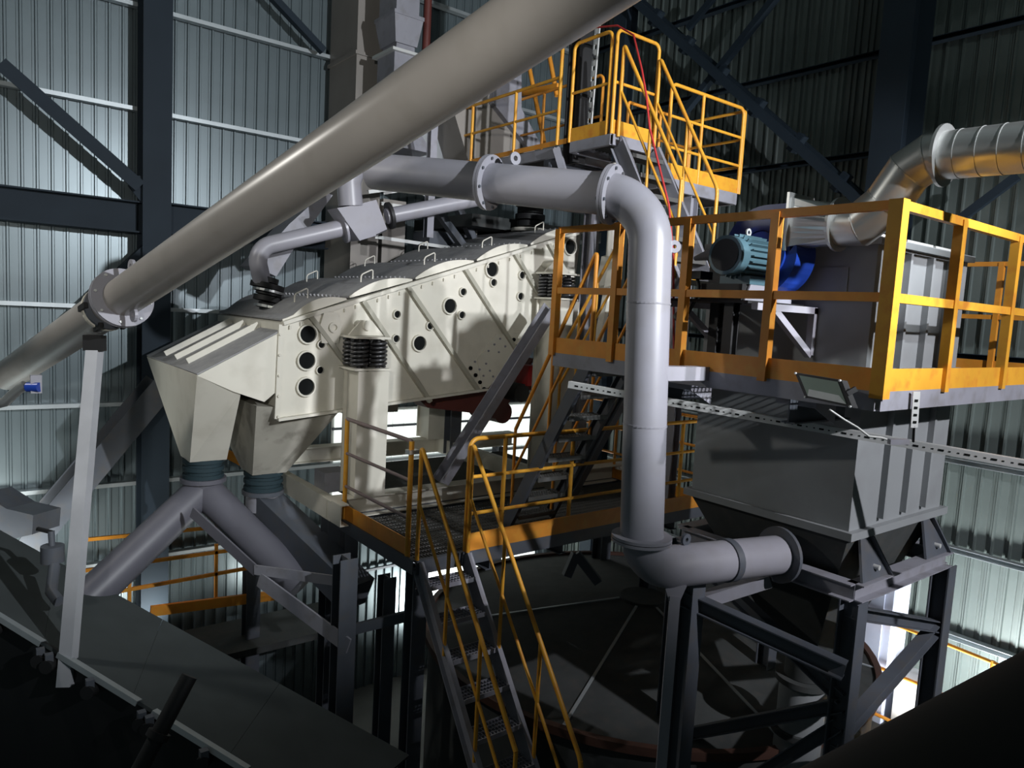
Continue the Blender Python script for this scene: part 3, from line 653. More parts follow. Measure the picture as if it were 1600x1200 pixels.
# white vertical post propping it
c = at(148, 548, d=6.6); base = at(103, 1072, d=6.12)
t = thing('pipe_post', 'slim white vertical post under the big pipe clamp', 'post', base)
M().angle(base, c, .11, .1, .012, -fw, 1).build('post_angle', mat('white_post', (.42, .43, .46), .5), t)
M().bar(c+V((0, 0, .0)), c+V((0, 0, .14)), .16, .1, fw).build('saddle', BLACK, t)
c = at(52, 605, d=6.1)
t = thing('blue_valve', 'small blue pneumatic valve with crumpled foil hose under the lower pipe', 'valve', c)
M().disc(c, RT, .04, .1, 14).build('valve_body', BLUE, t); M().box((c.x-.02, c.y-.02, c.z-.05), (c.x+.06, c.y+.04, c.z+.1)).build('valve_head', LSTEEL, t)
M().tube([at(*q, d=6.1) for q in ((-10, 632), (8, 628), (18, 618), (30, 608), (40, 602))], .042, 9).build('foil_hose', GALV, t)
# ------------------------------------------------------------------ casings at the top
b = at(557, 100, Y=10.4)
t = thing('elevator_casing', 'tall dark beige square bucket elevator casing left of the stacked chute', 'casing', (b.x, 10.4, ZM))
M().box((b.x, 10.4, -1.75), (b.x+.46, 11.35, 6.2)).build('casing_shaft', CASE, t)
for z_ in (3.62, 2.72, 1.2, -.6): M().box((b.x-.03, 10.37, z_), (b.x+.49, 11.38, z_+.05)).build('casing_flange', CASE, t)
b = at(560, 500, Y=10.3)
tag(M().box((5.45, 10.4, -1.75), (5.85, 11.0, 1.6)).build('return_casing', CASE), 'second lower beige casing beside the elevator, behind the damper box', 'casing')
def crn(px, py, Y=9.4): return at(px, py, Y=Y)
t = thing('stacked_chute', 'pale stacked chute with a white square flange at the top centre', 'chute', at(617, 165, Y=9.4))
b = crn(617, 75); s_ = .36
M().box((b.x, 9.4, b.z-.95), (b.x+s_, 9.4+.5, b.z-.02)).build('lower_box', LSTEEL, t)
M().box((b.x-.06, 9.34, b.z-.04), (b.x+s_+.08, 9.96, b.z)).build('square_flange', TRAY, t)
M().frus([(b.x+.02, 9.42, b.z+.1), (b.x+s_, 9.42, b.z+.1), (b.x+s_, 9.88, b.z+.1), (b.x+.02, 9.88, b.z+.1)], [(b.x-.04, 9.36, b.z+.45), (b.x+s_+.05, 9.36, b.z+.45), (b.x+s_+.05, 9.94, b.z+.45), (b.x-.04, 9.94, b.z+.45)]).build('taper', LSTEEL, t)
M().box((b.x+.05, 9.45, b.z), (b.x+s_-.02, 9.85, b.z+.1)).build('neck', LSTEEL, t)
M().box((b.x, 9.4, b.z+.5), (b.x+s_, 9.9, b.z+1.2)).build('upper_box', LSTEEL, t)
M().box((b.x-.05, 9.35, b.z+.45), (b.x+s_+.06, 9.95, b.z+.5)).build('upper_flange', LSTEEL, t)
M().frus([(b.x-.25, 9.2, b.z-1.35), (b.x+s_+.2, 9.2, b.z-1.35), (b.x+s_+.2, 10, b.z-1.35), (b.x-.25, 10, b.z-1.35)], [(b.x, 9.4, b.z-.95), (b.x+s_, 9.4, b.z-.95), (b.x+s_, 9.9, b.z-.95), (b.x, 9.9, b.z-.95)]).build('skirt', LSTEEL, t)
a = at(668, 20, Y=9.9); tag(M().tube([a+V((0, 0, 1)), V((a.x, a.y, 1.9))], .06, 14).build('riser_pipe', REDP), 'rust-red vertical riser right of the stacked chute', 'pipe')
# grey cone and chute at the upper walkway
t = thing('feed_hopper', 'large grey dusty feed hopper behind the upper walkway railing', 'hopper', at(790, 250, Y=9.0))
M().frus([at(735, 262, Y=9.0), at(838, 240, Y=9.0), at(838, 240, Y=9.0)+V((0, .9, 0)), at(735, 262, Y=9.0)+V((0, .9, 0))], [at(705, 160, Y=9.0), at(775, 95, Y=9.0), at(775, 95, Y=9.0)+V((0, 1.1, 0)), at(705, 160, Y=9.0)+V((0, 1.1, 0))]).build('hopper_cone', CASE, t)
M().prism([at(775, 100, Y=8.9), at(815, 90, Y=8.9), at(815, 170, Y=8.9), at(845, 225, Y=8.9), at(825, 230, Y=8.9), at(770, 160, Y=8.9)], (0, .4, 0)).build('side_chute', LSTEEL, t)
M().prism([at(640, 190, Y=9.6), at(700, 190, Y=9.6), at(725, 250, Y=9.6), at(645, 270, Y=9.6)], (0, .3, 0)).build('rear_chute', TANK, t)
a = at(676, 205, Y=8.6); tag(M().ibeam(V((a.x, 8.6, .9)), V((a.x, 8.6, a.z+.2)), .1, .1, .01, (0, 1, 0)).build('slim_post', LSTEEL), 'slim bright-edged steel post behind the left end of the upper railing', 'post')
# inclined ladder / stair of the top storey
for (a, b, lb_) in (((822, 80), (850, 222), 'orange inclined pipe rail rising behind the upper walkway, left one'), ((858, 85), (870, 150), 'faint orange rail rising behind the upper walkway, nearer the black column')):
    tag(M().tube([at(*a, X=7.4), at(*b, X=7.4)], .035, 8).build('inclined_rail', ORA), lb_, 'rail')
tag(M().bar(at(808, 148, X=7.3), at(872, 135, X=7.3), .05, .09).build('cross_rail', ORA), 'short orange cross board behind the upper walkway', 'board')
# supports of the feed end between small pipes and platform (dark beams with light edges)
t = thing('feed_support_frame', 'dark support frame with light-edged angles behind the small dust pipe', 'frame', at(690, 390, Y=9.9))
for i, (a, b, w_) in enumerate((((575, 300), (640, 292), .05), ((640, 292), (705, 310), .05), ((595, 318), (640, 325), .05), ((585, 370), (735, 392), .05), ((640, 292), (690, 320), .04), ((635, 296), (600, 302), .04))):
    M().angle(at(*a, Y=9.9), at(*b, Y=9.9), w_, w_, .01).build('angle_bar', TRAY, t)
for a, b in (((680, 325), (735, 400)), ((712, 318), (745, 385))): M().chan(at(*a, Y=9.6), at(*b, Y=9.6), .1, .12, .01, (0, -1, 0)).build('diagonal', STEEL, t)
M().box((6.0, 9.9, .9), (8.6, 10.4, 1.15)).build('feed_beam', STEEL, t)
M().box((6.3, 9.2, 1.22), (9.0, 10.9, 1.4)).build('feed_deck', DUST, t)
M().ibeam((6.6, 9.9, ZM), (6.6, 9.9, .9), .2, .2, .014, (0, 1, 0)).build('support_post', STEEL, t)
t = thing('feed_box', 'dark feed box and bellows over the top end of the screen', 'feed box', at(830, 345, Y=8.8))
a = at(828, 345, Y=8.9)
for i in range(4): M().disc((a.x, 8.9, a.z-.05+i*.1), (0, 0, 1), .2+.03*(i % 2), .08, 20).build('fold', BLACK, t)
M().disc((a.x, 8.9, a.z-.15), (0, 0, 1), .28, .05, 20).build('mouth_ring', CREAM, t)
M().box((a.x-.5, 8.5, a.z+.38), (a.x+.8, 9.3, a.z+.75)).build('feed_box_body', DUST, t)
# mauve columns/beams right of the screen, under the upper platform
for i, (px, Xp) in enumerate(((925, 7.3), (938, 7.45))):
    a = at(px, 500, X=Xp); M
a = at(921, 400, X=7.2)
hcol(a.x, a.y, .16, .16, ZM, ZA-.1, 'pair-flanged mauve-grey column behind the left corner of the right platform', LSTEEL)
tag(M().bar(at(962, 390, X=6.6), at(930, 560, X=6.6), .06, .1).build('inclined_strut', CREAM), 'pale slanting strut behind the left bays of the orange railing', 'strut')
a = at(950, 430, X=7.2); tag(M().frus([a+V((-.12, -.12, -.25)), a+V((.12, -.12, -.25)), a+V((.12, .12, -.25)), a+V((-.12, .12, -.25))], [a+V((-.05, -.1, .25)), a+V((.1, -.1, .3)), a+V((.1, .1, .3)), a+V((-.05, .1, .25))]).tube([a+V((0, 0, .25)), a+V((0, 0, 1.5))], .05, 12).build('white_spout', CREAM), 'small white spout behind the orange railing, left of the vertical pipe', 'spout')
# ------------------------------------------------------------------ dust collector
TX0, TX1, TY0, TY1 = 5.3, 6.87, 2.6, 4.05
T = thing('dust_collector', 'tall grey box dust collector with hopper bottom on the right', 'dust collector', (6.1, 3.3, -3.3))
M().box((TX0, TY0, -1.5), (TX1, TY1, -.3)).build('lower_housing', TANK, T)
M().box((TX0, TY0, -.3), (TX1, TY1, .61)).build('upper_housing', TANK, T)
M().box((TX0-.04, TY0-.04, .61), (TX1+.04, TY1+.04, .66)).build('roof_flange', TANK, T)
for i in range(3): M().box((TX0+.05+i*.5, TY0+.05, .66), (TX0+.5+i*.5, TY1-.1, .7)).build('access_lid', TRAY, T)
for x in (TX0+.42, TX0+.8, TX0+1.16): M().box((x, TY0-.05, -1.45), (x+.035, TY0, .58)).build('stiffener_rib', TANK, T)
for z_ in (-.32, ): M().box((TX0-.03, TY0-.03, z_), (TX1+.03, TY1+.03, z_+.04)).build('housing_flange', TANK, T)
M().box((TX0-.05, TY0-.05, -1.56), (TX1+.05, TY1+.05, -1.5)).build('bottom_flange', TANK, T)
hc = at(1262, 1000, X=5.95)
ht = [(TX0, TY0, -1.56), (TX1, TY0, -1.56), (TX1, TY1, -1.56), (TX0, TY1, -1.56)]
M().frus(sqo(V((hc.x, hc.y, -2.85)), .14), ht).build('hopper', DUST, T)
M().tube([(hc.x, hc.y, -2.83), (hc.x, hc.y, -3.05)], .17, 20).build('outlet_collar', DUST, T)
M().disc((hc.x, hc.y, -3.08), (0, 0, 1), .24, .05, 24).build('outlet_flange', DUST, T)
M().tube([(hc.x, hc.y, -3.1), (hc.x, hc.y, -3.5), (hc.x-.05, hc.y, -4.6)], .2, 22).build('discharge_pipe', TANK, T)
M().disc((hc.x, hc.y, -3.55), (0, 0, 1), .24, .05, 24).build('outlet_flange', DUST, T)
M().box((TX0-.01, TY0+.2, .2), (TX0+.0, TY0+.6, .45)).build('door_panel', TANK, T)
# collector stand
FZ = -1.93
F = thing('collector_stand', 'dark steel stand of four legs and braces carrying the dust collector', 'stand', (5.3, 2.5, ZG))
fx0, fx1, fy0, fy1 = 5.28, 6.85, 2.5, 4.1
for a, b in (((fx0, fy0), (fx1, fy0)), ((fx1, fy0), (fx1, fy1)), ((fx0, fy1), (fx1, fy1)), ((fx0, fy0), (fx0, fy1))):
    M().ibeam((*a, FZ), (*b, FZ), .13, .13, .01).build('frame_beam', LSTEEL, F)
for x in (fx0, fx1):
    for y in (fy0, fy1): M().ibeam((x, y, ZG), (x, y, FZ-.06), .15, .15, .012, (0, 1, 0)).build('leg', STEEL, F)
for x in (fx0+.15, fx1-.35):
    M().prism([(x-.1, fy0-.03, FZ+.07), (x+.32, fy0-.03, FZ+.07), (x+.12, fy0+.08, -1.56), (x+.02, fy0+.08, -1.56)], (0, .02, 0)).build('bracket_plate', STEEL, F)
    M().prism([(x+.3, fy0-.06, FZ+.07), (x+.3, fy0+.2, FZ+.07), (x+.14, fy0+.14, -1.56), (x+.14, fy0+.04, -1.56)], (.02, 0, 0)).build('bracket_plate', STEEL, F)
    M().disc((x+.12, fy0-.01, FZ+.15), (0, 1, 0), .02, .06, 12).build('bracket_bolt', TRAY, F)
def fb(a, b, w_=.1, nm='brace'): M().ibeam(a, b, w_, w_, .01).build(nm, STEEL, F)
fb((fx0, fy0, FZ-.15), (fx1, fy0, FZ-.62)); fb((fx0, fy0, -3.05), (fx1, fy0, FZ-.62)); fb((fx0, fy0, -3.1), (fx1, fy0, -3.9)); fb((fx0, fy0, -4.9), (fx1, fy0, -3.95))
fb((fx0, fy1, FZ-.1), (fx0, fy0, -2.75)); fb((fx0, fy1, -3.9), (fx0, fy0, -2.8)); fb((fx0, fy0, -2.95), (fx0, fy1, -4.9))
# extra outer support (beams left of the hopper)
F2 = thing('platform_stand', 'dark post and long beam left of the collector hopper, behind the thin prop', 'stand', (4.6, 3.5, ZG))
a = at(1078, 945, d=5.6); M().ibeam((a.x, a.y, ZG), (a.x, a.y, -1.9), .15, .15, .012, (0, 1, 0)).build('post', STEEL, F2)
M().ibeam(at(1050, 925, d=5.7), at(1320, 1048, d=5.0), .1, .12, .01).build('long_beam', STEEL, F2)
M().angle(at(1090, 940, d=5.9), at(1200, 905, d=5.9), .12, .1, .01).build('tie_beam', LSTEEL, F2)
# ------------------------------------------------------------------ fan, motor, silver duct
cF = V((5.0, 3.3, .53))
t = thing('centrifugal_fan', 'blue centrifugal fan with snail housing behind the orange railing', 'fan', (5.0, 3.4, .1))
vol = []
top_y = at(1243, 315, X=4.95).y; top_z = at(1243, 317, X=4.95).z; bot_z = at(1243, 393, X=4.95).z
for i in range(34):
    an = math.radians(90-i*8.6); rr = (top_z-cF.z)*(1-.2*i/33)
    vol.append(V((4.93, cF.y+rr*math.cos(an), cF.z+rr*math.sin(an))))
vol = [V((4.93, top_y, top_z))]+vol+[V((4.93, top_y-.0, bot_z))]
M().prism(vol, (.26, 0, 0)).build('snail_housing', BLUE, t)
M().ring((4.92, cF.y, cF.z), (1, 0, 0), .17, .21, .03, 28).build('inlet_ring', BLUE, t)
M().disc((4.91, cF.y, cF.z), (1, 0, 0), .16, .02, 28).build('hub_plate', BLUE, t)
mc = at(1166, 403, X=4.72); mr = .135
t = thing('electric_motor', 'teal finned electric motor in front of the blue fan', 'motor', mc-V((0, 0, .2)))
M().disc(mc, (1, 0, 0), mr, .34, 30).build('motor_body', TEAL, t)
M().tube([mc+V((-.26, 0, 0)), mc+V((-.24, 0, 0)), mc+V((-.16, 0, 0))], mr*1.04, 30).build('fan_cowl', TEAL, t)
M().disc(mc+V((-.262, 0, 0)), (1, 0, 0), mr*.85, .01, 24).build('cowl_grille', BLACK, t)
for i in range(22):
    an = i*2*math.pi/22; rv = V((0, math.cos(an), math.sin(an))); M().bar(mc+rv*(mr+.012)-V((.14, 0, 0)), mc+rv*(mr+.012)+V((.14, 0, 0)), .008, .03, rv).build('cooling_fin', TEAL, t)
M().box((mc.x-.12, mc.y-.13, mc.z-.2), (mc.x+.14, mc.y+.13, mc.z-.14)).build('motor_foot', TEAL, t)
M().ring(mc+V((0, 0, mr+.05)), (0, 1, 0), .015, .03, .012, 14).build('lifting_eye', TRAY, t)
t = thing('fan_base', 'black pedestal and white triangular brackets carrying the fan and motor', 'stand', (5.0, 3.4, -.2))
M().box((4.55, 3.18, .16), (4.88, 3.54, mc.z-.2)).build('pedestal', BLACK, t); M().box((4.95, 3.15, .13), (5.15, 3.6, .22)).build('pedestal', LSTEEL, t)
bz = .14
M().prism([(4.55, 3.17, .13), (4.9, 3.17, .13), (4.9, 3.17, mc.z-.2), (4.62, 3.17, mc.z-.2)], (0, -.012, 0)).build('side_plate', PIPE, t)
for y in (3.03, 3.85):
    M().bar((4.5, y, bz-.02), (TX0, y, bz-.02), .05, .05).build('bracket_arm', PIPE, t)
    M().bar((TX0-.03, y, bz), (TX0-.03, y, bz-.36), .05, .05, (0, 1, 0)).build('bracket_upright', PIPE, t)
    M().bar((4.74, y, bz-.04), (TX0-.04, y, bz-.36), .045, .05).build('bracket_diagonal', PIPE, t)
M().box((4.52, 3.1, bz), (5.25, 3.8, bz+.02)).build('base_plate', BLACK, t)
for q in ((4.62, 3.3), (4.85, 3.6)): M().ibeam((q[0], q[1], bz), (q[0], q[1], ZR+.02), .08, .08, .008).build('short_leg', BLACK, t)
c = V((4.7, 3.72, bz-.16)); t2 = tag(M().tube([c+V((-.1, 0, 0)), c+V((.05, .2, .04)), c+V((.2, .3, .06))], .03, 9).build('drain_hose', BLACK), 'black hose beside the motor base', 'hose')
c = at(1088, 430, X=4.7); t = thing('cable_box', 'small dark cable box left of the fan motor', 'box', c); M().box((c.x-.05, c.y-.08, c.z-.03), (c.x+.1, c.y+.06, c.z+.03)).build('box', BLACK, t); M().tube(bend([c, c+V((0, -.05, -.12)), c+V((0, .05, -.3))], .05), .014, 7).build('cable', BLACK, t)
c = at(1062, 395, X=4.9); tag(M().tube([at(1086, 404, X=5.3), at(1140, 390, X=5.3)], .02, 14, True, .09).build('grey_cone', LSTEEL), 'grey pointed cone just left of the motor', 'cone')
# silver duct
XD = 5.06
t = thing('silver_duct', 'shiny galvanised round duct from the blue fan up to the right edge', 'duct', (XD, 2.6, .5))
ty = at(1243, 350, X=5.0).y; c1 = at(1312, 351, X=XD); c0 = at(1248, 350, X=XD)
tz = c0.z
sq = [V((XD-.15, c0.y, tz-.19)), V((XD+.15, c0.y, tz-.19)), V((XD+.15, c0.y, tz+.18)), V((XD-.15, c0.y, tz+.18))]
vs = []; n = 32; rd = .15
for i in range(n):
    an = 2*math.pi*i/n+math.pi/4; cx, cz = math.cos(an), math.sin(an); k_ = 1/max(abs(cx), abs(cz)); vs.append(V((XD+cx*k_*.14, c0.y, tz+cz*k_*.18)))
for i in range(n):
    an = 2*math.pi*i/n+math.pi/4; vs.append(V((XD+rd*math.cos(an), c1.y, c1.z+rd*math.sin(an))))
M().add(vs, [(i, (i+1) % n, (i+1) % n+n, i+n) for i in range(n)]).build('square_to_round', GALV, t)
M().box((XD-.17, c0.y-.01, tz-.21), (XD+.17, c0.y+.01, tz+.21)).build('square_flange', GALV, t)
path = [c1, at(1345, 350, X=XD), at(1385, 318, X=XD), at(1420, 268, X=XD), at(1455, 245, X=XD), at(1475, 243, X=XD), at(1640, 226, X=XD)]
path = [V((XD, p.y, p.z)) for p in path]; path[-1] = path[-2]+(path[-1]-path[-2])*3.2
for i in range(len(path)-1):
    a, b = path[i], path[i+1]
    # mitred lobster-back segments
    def dirn(i): return ((path[i+1]-path[i]).normalized()+(path[i]-path[i-1]).normalized()).normalized() if 0 < i < len(path)-1 else ((path[1]-path[0]).normalized() if i == 0 else (path[-1]-path[-2]).normalized())
    va = []; dd = (b-a).normalized(); side_ = V((1, 0, 0)); upv = side_.cross(dd)
    for p, nn_ in ((a, dirn(i)), (b, dirn(i+1))):
        for j in range(n):
            an = 2*math.pi*j/n; off = side_*math.cos(an)*rd+upv*math.sin(an)*rd; q = p+off; k_ = -off.dot(nn_)/dd.dot(nn_); va.append(q+dd*k_)
    M().add(va, [(j, (j+1) % n, (j+1) % n+n, j+n) for j in range(n)], True).build('duct_segment', GALV, t)
    M().ring(a, dirn(i), rd-.003, rd+.005, .01, n).build('seam_ring', GALV, t)
for j, (k_, r_) in enumerate(((0, .04), (5, .045))): M().ring(path[k_], dirn(k_), rd, rd+r_, .02, n).build('flange_ring', GALV, t)
a, b = path[5], path[6]
for q in (.056, .125, .19, .26, .35, .45, .55, .65, .75, .85, .95): M().ring(a.lerp(b, q), b-a, rd-.002, rd+.0035, .006, n).build('seam_ring', GALV, t)
# ------------------------------------------------------------------ cable tray, floodlight, hanger
E0, E1 = at(888, 601, d=6.25), at(1640, 733, d=4.6)
E1 = E0+(E1-E0)*1.3
t = thing('slotted_tray', 'white slotted steel channel crossing in front of the collector to the right edge', 'cable tray', E0)
ch = M(); ch.bar(E0, E1, .012, .055); 
ch.bar(E0, E1, .05, .004, ob=.028, oa=-.02); ch.build('channel', TRAY, t)
dv = (E1-E0); L_ = dv.length; dn = dv.normalized(); nrm = dn.cross(V((0, 0, 1))).normalized()
if nrm.dot(fw) > 0: nrm = -nrm
s_ = .08; slot = None; k = 0
while s_ < L_-.05:
    c = E0+dn*s_+nrm*.0065
    r_ = M().bar(c-dn*(.016 if k % 3 == 0 else .006), c+dn*(.016 if k % 3 == 0 else .006), .003, .013 if k % 3 == 0 else .008).build('slot', HOLE, t)
    s_ += .05; k += 1
t = thing('slotted_hanger', 'short bright slotted hanger strip hanging below the corner of the right platform', 'hanger', at(1430, 665, Y=Y0))
a, b = at(1432, 612, Y=Y0-.04), at(1428, 668, Y=Y0-.04)
M().bar(a, b, .045, .01, fw).build('strip', TRAY, t)
for i in range(4): q = a.lerp(b, .25+i*.2); M().bar(q-V((0, 0, .008))-fw*.006, q+V((0, 0, .008))-fw*.006, .02, .005, fw).build('slot', HOLE, t)
tag(M().tube([a.lerp(b, .95), at(1427, 690, Y=Y0)], .008, 6).build('hanger_wire', BLACK), 'thin black tie under the slotted hanger', 'wire')
c = at(1405, 690, d=4.3); tag(M().bar(c-RT*.06, c+RT*.05, .04, .03).build('clip_bar', LSTEEL), 'small clip bar on the lower edge of the slotted channel', 'clip')
# floodlight
fc = at(1285, 608, X=4.25); fn = V((-.75, -.45, -.5)).normalized(); fr = V((.0, 0, 1)).cross(fn).normalized(); fu = fn.cross(fr).normalized()
pa = [at(1242, 582, X=4.28), at(1315, 594, X=4.18), at(1332, 637, X=4.14), at(1258, 621, X=4.24)]
cen = sum(pa, V((0, 0, 0)))/4
nf = (pa[1]-pa[0]).cross(pa[3]-pa[0]).normalized()
if nf.dot(cen) > 0: nf = -nf
t = thing('floodlight', 'black-framed square floodlight hanging under the right platform edge', 'floodlight', cen)
def scl(k_, o_): return [cen+(p-cen)*k_+nf*o_ for p in pa]
M().prism(scl(1, 0), -nf*.045).build('housing', BLACK, t)
M().prism(scl(.82, .004), -nf*.003).build('glass', GLASS, t)
q = scl(.82, .006); M().prism([q[3].lerp(q[0], .0), q[3].lerp(q[0], .28).lerp(q[1], .12), q[2].lerp(q[1], .28).lerp(q[0], .1), q[2]], -nf*.002).build('reflector', REFL, t)
for p in scl(.95, .006): M().disc(p, nf, .007, .01, 8).build('screw', TRAY, t)
M().bar(pa[1].lerp(pa[2], .5), pa[1].lerp(pa[2], .5)+RT*.05+V((0, 0, .03)), .02, .03).build('mount_arm', BLACK, t)
M().bar(cen-nf*.04, V((X0, cen.y, ZR-.06)), .03, .03).build('mount_bracket', BLACK, t)
tag(M().tube([at(1296, 640, d=4.4), at(1318, 655, d=4.4), at(1340, 668, d=4.38), at(1358, 682, d=4.35), at(1378, 684, d=4.35), at(1395, 690, d=4.33)], .007, 6).build('lamp_cable', WIRE), 'thin white cable from floodlight to the slotted channel', 'cable')
# ------------------------------------------------------------------ lower left conveyor cover, its edge angle, foreground
n0, n1 = at(-60, 925, d=6.45), at(520, 1282, d=5.5); f0, f1 = at(-60, 795, d=8.1), at(640, 1180, d=6.6)
up_ = (n1-n0).cross(f0-n0).normalized(); up_ = up_ if up_.z > 0 else -up_
t = thing('conveyor_gallery', 'long dark green-grey conveyor cover sloping across the lower left', 'conveyor', n1)
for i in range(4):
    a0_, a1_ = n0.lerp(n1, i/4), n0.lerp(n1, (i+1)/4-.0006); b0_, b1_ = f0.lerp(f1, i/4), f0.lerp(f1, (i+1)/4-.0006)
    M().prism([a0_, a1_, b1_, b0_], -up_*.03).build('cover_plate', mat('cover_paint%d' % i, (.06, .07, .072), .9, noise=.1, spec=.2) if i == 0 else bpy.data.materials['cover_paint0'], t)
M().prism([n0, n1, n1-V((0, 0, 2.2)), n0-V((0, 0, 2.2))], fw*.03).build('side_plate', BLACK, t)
pc_ = 0
for a_, b_ in ((.0, .25), (.30, .52), (.56, .80), (.85, 1.0)):
    M().angle(n0.lerp(n1, a_)-fw*.02+V((0, 0, .0)), n0.lerp(n1, b_)-fw*.02, .06, .045, .008, up_).build('edge_angle', TRAY if 0 else GIRT, t)
for q in (.12, .26, .285, .4, .54, .56, .7, .83, .86):
    c = n0.lerp(n1, q)-fw*.09-V((0, 0, .1)); M().disc(c, fw, .055, .1, 14).build('side_roller', BLACK, t)
    M().box((c.x-.03, c.y-.03, c.z-.02), (c.x+.03, c.y+.03, c.z+.1)).build('roller_bracket', STEEL, t)
a, b = at(296, 1056, d=4.6), at(225, 1190, d=4.4)
t = thing('lever_rod', 'dark upright rounded lever rod in front of the conveyor edge', 'lever', b)
M().tube([b+(b-a)*.4, a], .05, 16).build('rod', BLACK, t); M().disc(b.lerp(a, .3), a-b, .07, .04, 16).build('collar', BLACK, t)
c = at(38, 815, d=8.2); tag(M().prism([at(*q, d=8.2) for q in ((-30, 770), (10, 795), (52, 805), (50, 835), (-30, 855))], fw*.5).build('machine_box', STEEL), 'mauve-grey machine box at the far left edge on the conveyor', 'box')
t = thing('gate_valve', 'small dusty valve with a handle on the conveyor cover behind the white post', 'valve', at(80, 870, d=7.0))
M().disc(at(82, 865, d=7), (0, 0, 1), .1, .16, 16).build('valve_body', STEEL, t); M().bar(at(58, 826, d=7), at(82, 832, d=7), .03, .03).build('handle', BLACK, t)
M().tube([at(80, 830, d=7), at(82, 862, d=7)], .03, 10).build('stem', STEEL, t)
M().tube([at(85, 885, d=6.9), at(80, 925, d=6.7), at(92, 940, d=6.6)], .05, 12).build('outlet', STEEL, t)
# foreground dark slab at the bottom left and dark inclined pipe bottom right
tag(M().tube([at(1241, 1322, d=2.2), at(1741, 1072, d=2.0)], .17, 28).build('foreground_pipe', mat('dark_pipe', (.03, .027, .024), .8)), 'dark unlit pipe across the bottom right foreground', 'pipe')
# brace straps under the hoppers
t = thing('cable_strut', 'mauve flat braces folding from the forked chute to the stair support', 'brace', at(400, 895, d=7.4))
M().bar(at(300, 800, d=7.9), at(400, 892, d=7.5), .02, .12).build('brace_bar', CHUTE, t); M().bar(at(398, 890, d=7.5), at(530, 908, d=7.2), .02, .1).build('brace_bar', LSTEEL, t)
M().bar(at(405, 905, d=7.5), at(545, 1010, d=7.0), .02, .16).build('brace_bar', LSTEEL, t)
t = thing('lower_support_frame', 'dark post frame left of the steep stair under the middle platform', 'frame', at(540, 1100, d=7.0))
a = at(540, 870, d=7.0); M().ibeam((a.x, a.y, ZG), (a.x, a.y, a.z), .18, .18, .012, (0, 1, 0)).build('post', STEEL, t)
a = at(605, 900, d=7.4); M().ibeam((a.x, a.y, ZG), (a.x, a.y, a.z), .14, .14, .012, (0, 1, 0)).build('post', STEEL, t)
M().bar(at(545, 985, d=7.2), at(645, 960, d=7.2), .05, .1).build('rail', STEEL, t)
# low orange rails and walkway in front of the left wall
for lab, a, b in (('orange guard bars low on the left wall behind the forked chute', (140, 842), (420, 800)),):
    t = thing('guard_railing', lab, 'railing', at(300, 950, Y=10.4))
    for (p, q_) in (((135, 843), (430, 815)), ((120, 893), (430, 850)), ((180, 925), (430, 880))): M().bar(at(*p, Y=10.4), at(*q_, Y=10.4), .04, .045).build('bar', ORA, t)
    for px in (203, 338): M().bar(at(px, 850, Y=10.4), at(px-1, 945, Y=10.4), .04, .04, (0, 1, 0)).build('post', ORA, t)
    M().bar(at(235, 955, Y=10.3), at(430, 930, Y=10.3), .05, .14).build('toe_board', ORA, t)
tag(M().box((1.5, 9.9, -5.05), (5.0, 10.96, -4.95)).build('low_walkway', DUST), 'dark low walkway along the left wall under the chutes', 'walkway')
t = thing('orange_box_end', 'orange box end between the two hopper sleeves', 'box', at(370, 712, Y=9.6)); M().prism([at(*q, Y=9.6) for q in ((352, 700), (375, 712), (375, 728), (352, 716))], (0, .2, 0)).build('board', ORA, t)
# ------------------------------------------------------------------ round tank roof far below
cx, cy, zt, rt_ = 6.7, 5.7, -3.75, 2.6
K = thing('round_tank', 'wide dark round tank with flat conical roof below the platforms', 'tank', (cx, cy, ZG))
n = 64; vs = []
for r_, z_ in ((.25, zt+.35), (rt_, zt)):
    for i in range(n): an = 2*math.pi*i/n; vs.append((cx+r_*math.cos(an), cy+r_*math.sin(an), z_))
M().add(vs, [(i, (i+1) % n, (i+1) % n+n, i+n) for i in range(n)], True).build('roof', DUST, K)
M().disc((cx, cy, zt+.36), (0, 0, 1), .28, .04, 24).build('roof_cap', DUST, K)
M().tube([(cx, cy, ZG), (cx, cy, zt-.02)], rt_-.02, n).build('shell', DUST, K)
M().ring((cx, cy, zt), (0, 0, 1), rt_-.02, rt_+.05, .08, n).build('rim', mat('rim_brown', (.07, .03, .02), .7), K)
for an in (3.6, 4.4, 2.6, 5.3): M().bar((cx+.3*math.cos(an), cy+.3*math.sin(an), zt+.355), (cx+rt_*math.cos(an), cy+rt_*math.sin(an), zt+.012), .03, .012).build('roof_seam', GIRT, K)
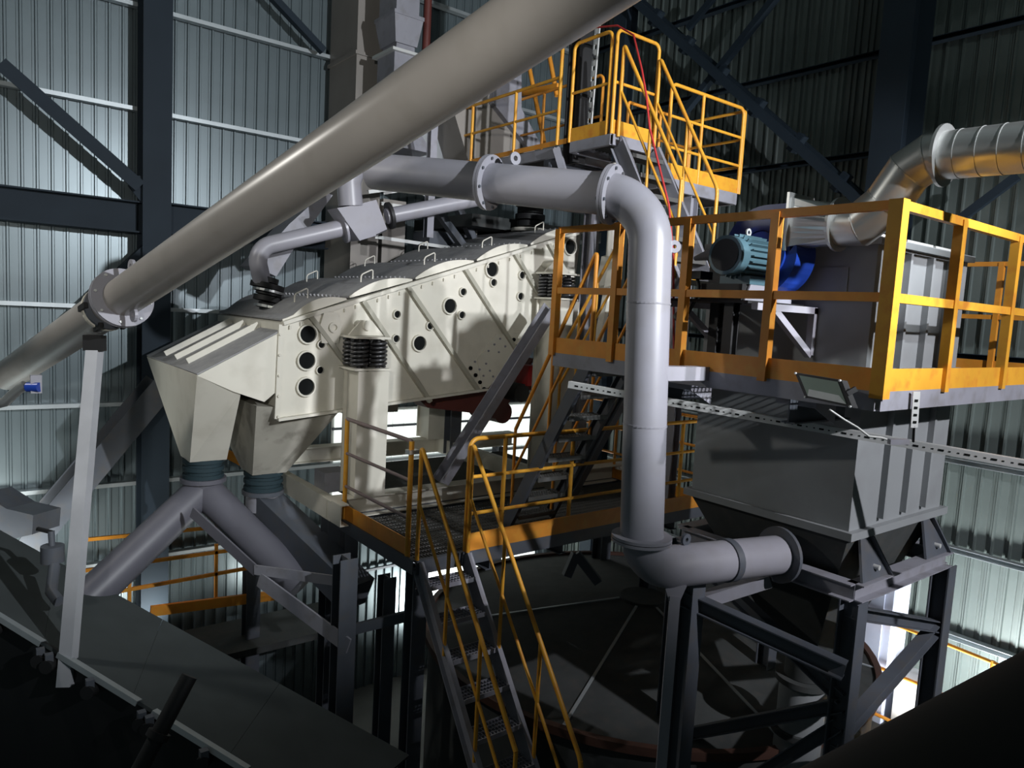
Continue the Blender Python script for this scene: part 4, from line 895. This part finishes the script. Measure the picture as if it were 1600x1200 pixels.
for a, b in (((885, 900), (900, 865)), ((900, 865), (935, 910))): M().bar(at(*a, d=8.6), at(*b, d=8.6), .08, .1).build('roof_bracket', STEEL, K)
# railing on the tank rim (right side) and blue-white cabin beyond
t = thing('guard_railing', 'orange railing low on the right, round the tank behind the collector legs', 'railing', (8.9, 3.2, -5))
for z_ in (-3.55, -4.15, -4.75):
    M().tube([(8.6+.5*math.cos(an_), 3.8+2.2*math.sin(an_), z_) for an_ in [(-90+i*15)*math.pi/180 for i in range(13)]], .022, 8).build('bar', ORA, t)
for an_ in (-75, -30, 15, 60): a_ = math.radians(an_); M().tube([(8.6+.5*math.cos(a_), 3.8+2.2*math.sin(a_), -4.85), (8.6+.5*math.cos(a_), 3.8+2.2*math.sin(a_), -3.53)], .024, 8).build('post', YEL, t)
M().box((8.4, 1.7, -4.95), (9.7, 4.5, -4.88)).build('walkway_deck', DUST, t)
t = thing('control_cabin', 'bluish white cabin seen between the collector legs', 'cabin', (9.7, 4.1, -4.88))
M().box((9.15, 3.85, -4.88), (9.6, 4.45, -2.9)).build('cabin_body', mat('cabin_paint', (.42, .45, .56), .5), t)
M().box((9.13, 3.95, -4.7), (9.15, 4.3, -3.2)).build('cabin_door', mat('cabin_door', (.3, .33, .42), .5), t)
M().box((9.2, 3.4, -4.88), (9.6, 3.75, -4.2)).build('cabinet', TRAY, t)

# ------------------------------------------------------------------ groups of alike things
PHR = {'guard_railing': 'yellow and orange guard railings', 'stair_handrail': 'sloping stair handrails', 'spring_mount': 'coil spring mounts of the screen',
       'screen_pedestal': 'cream pedestals under the screen', 'flexible_sleeve': 'cloth sleeves under the hoppers', 'steel_column': 'building columns',
       'wall_brace': 'diagonal braces on the walls', 'wall_beam': 'beams on the left wall', 'inclined_strut': 'slanting struts', 'dust_pipe': 'small dust pipes',
       'bracket_step': 'chequered bracket steps', 'inclined_rail': 'orange rails behind the upper walkway'}
for o in sc.objects:
    if o.parent is None and o.name.split('.')[0] in PHR: o['group'] = PHR[o.name.split('.')[0]]
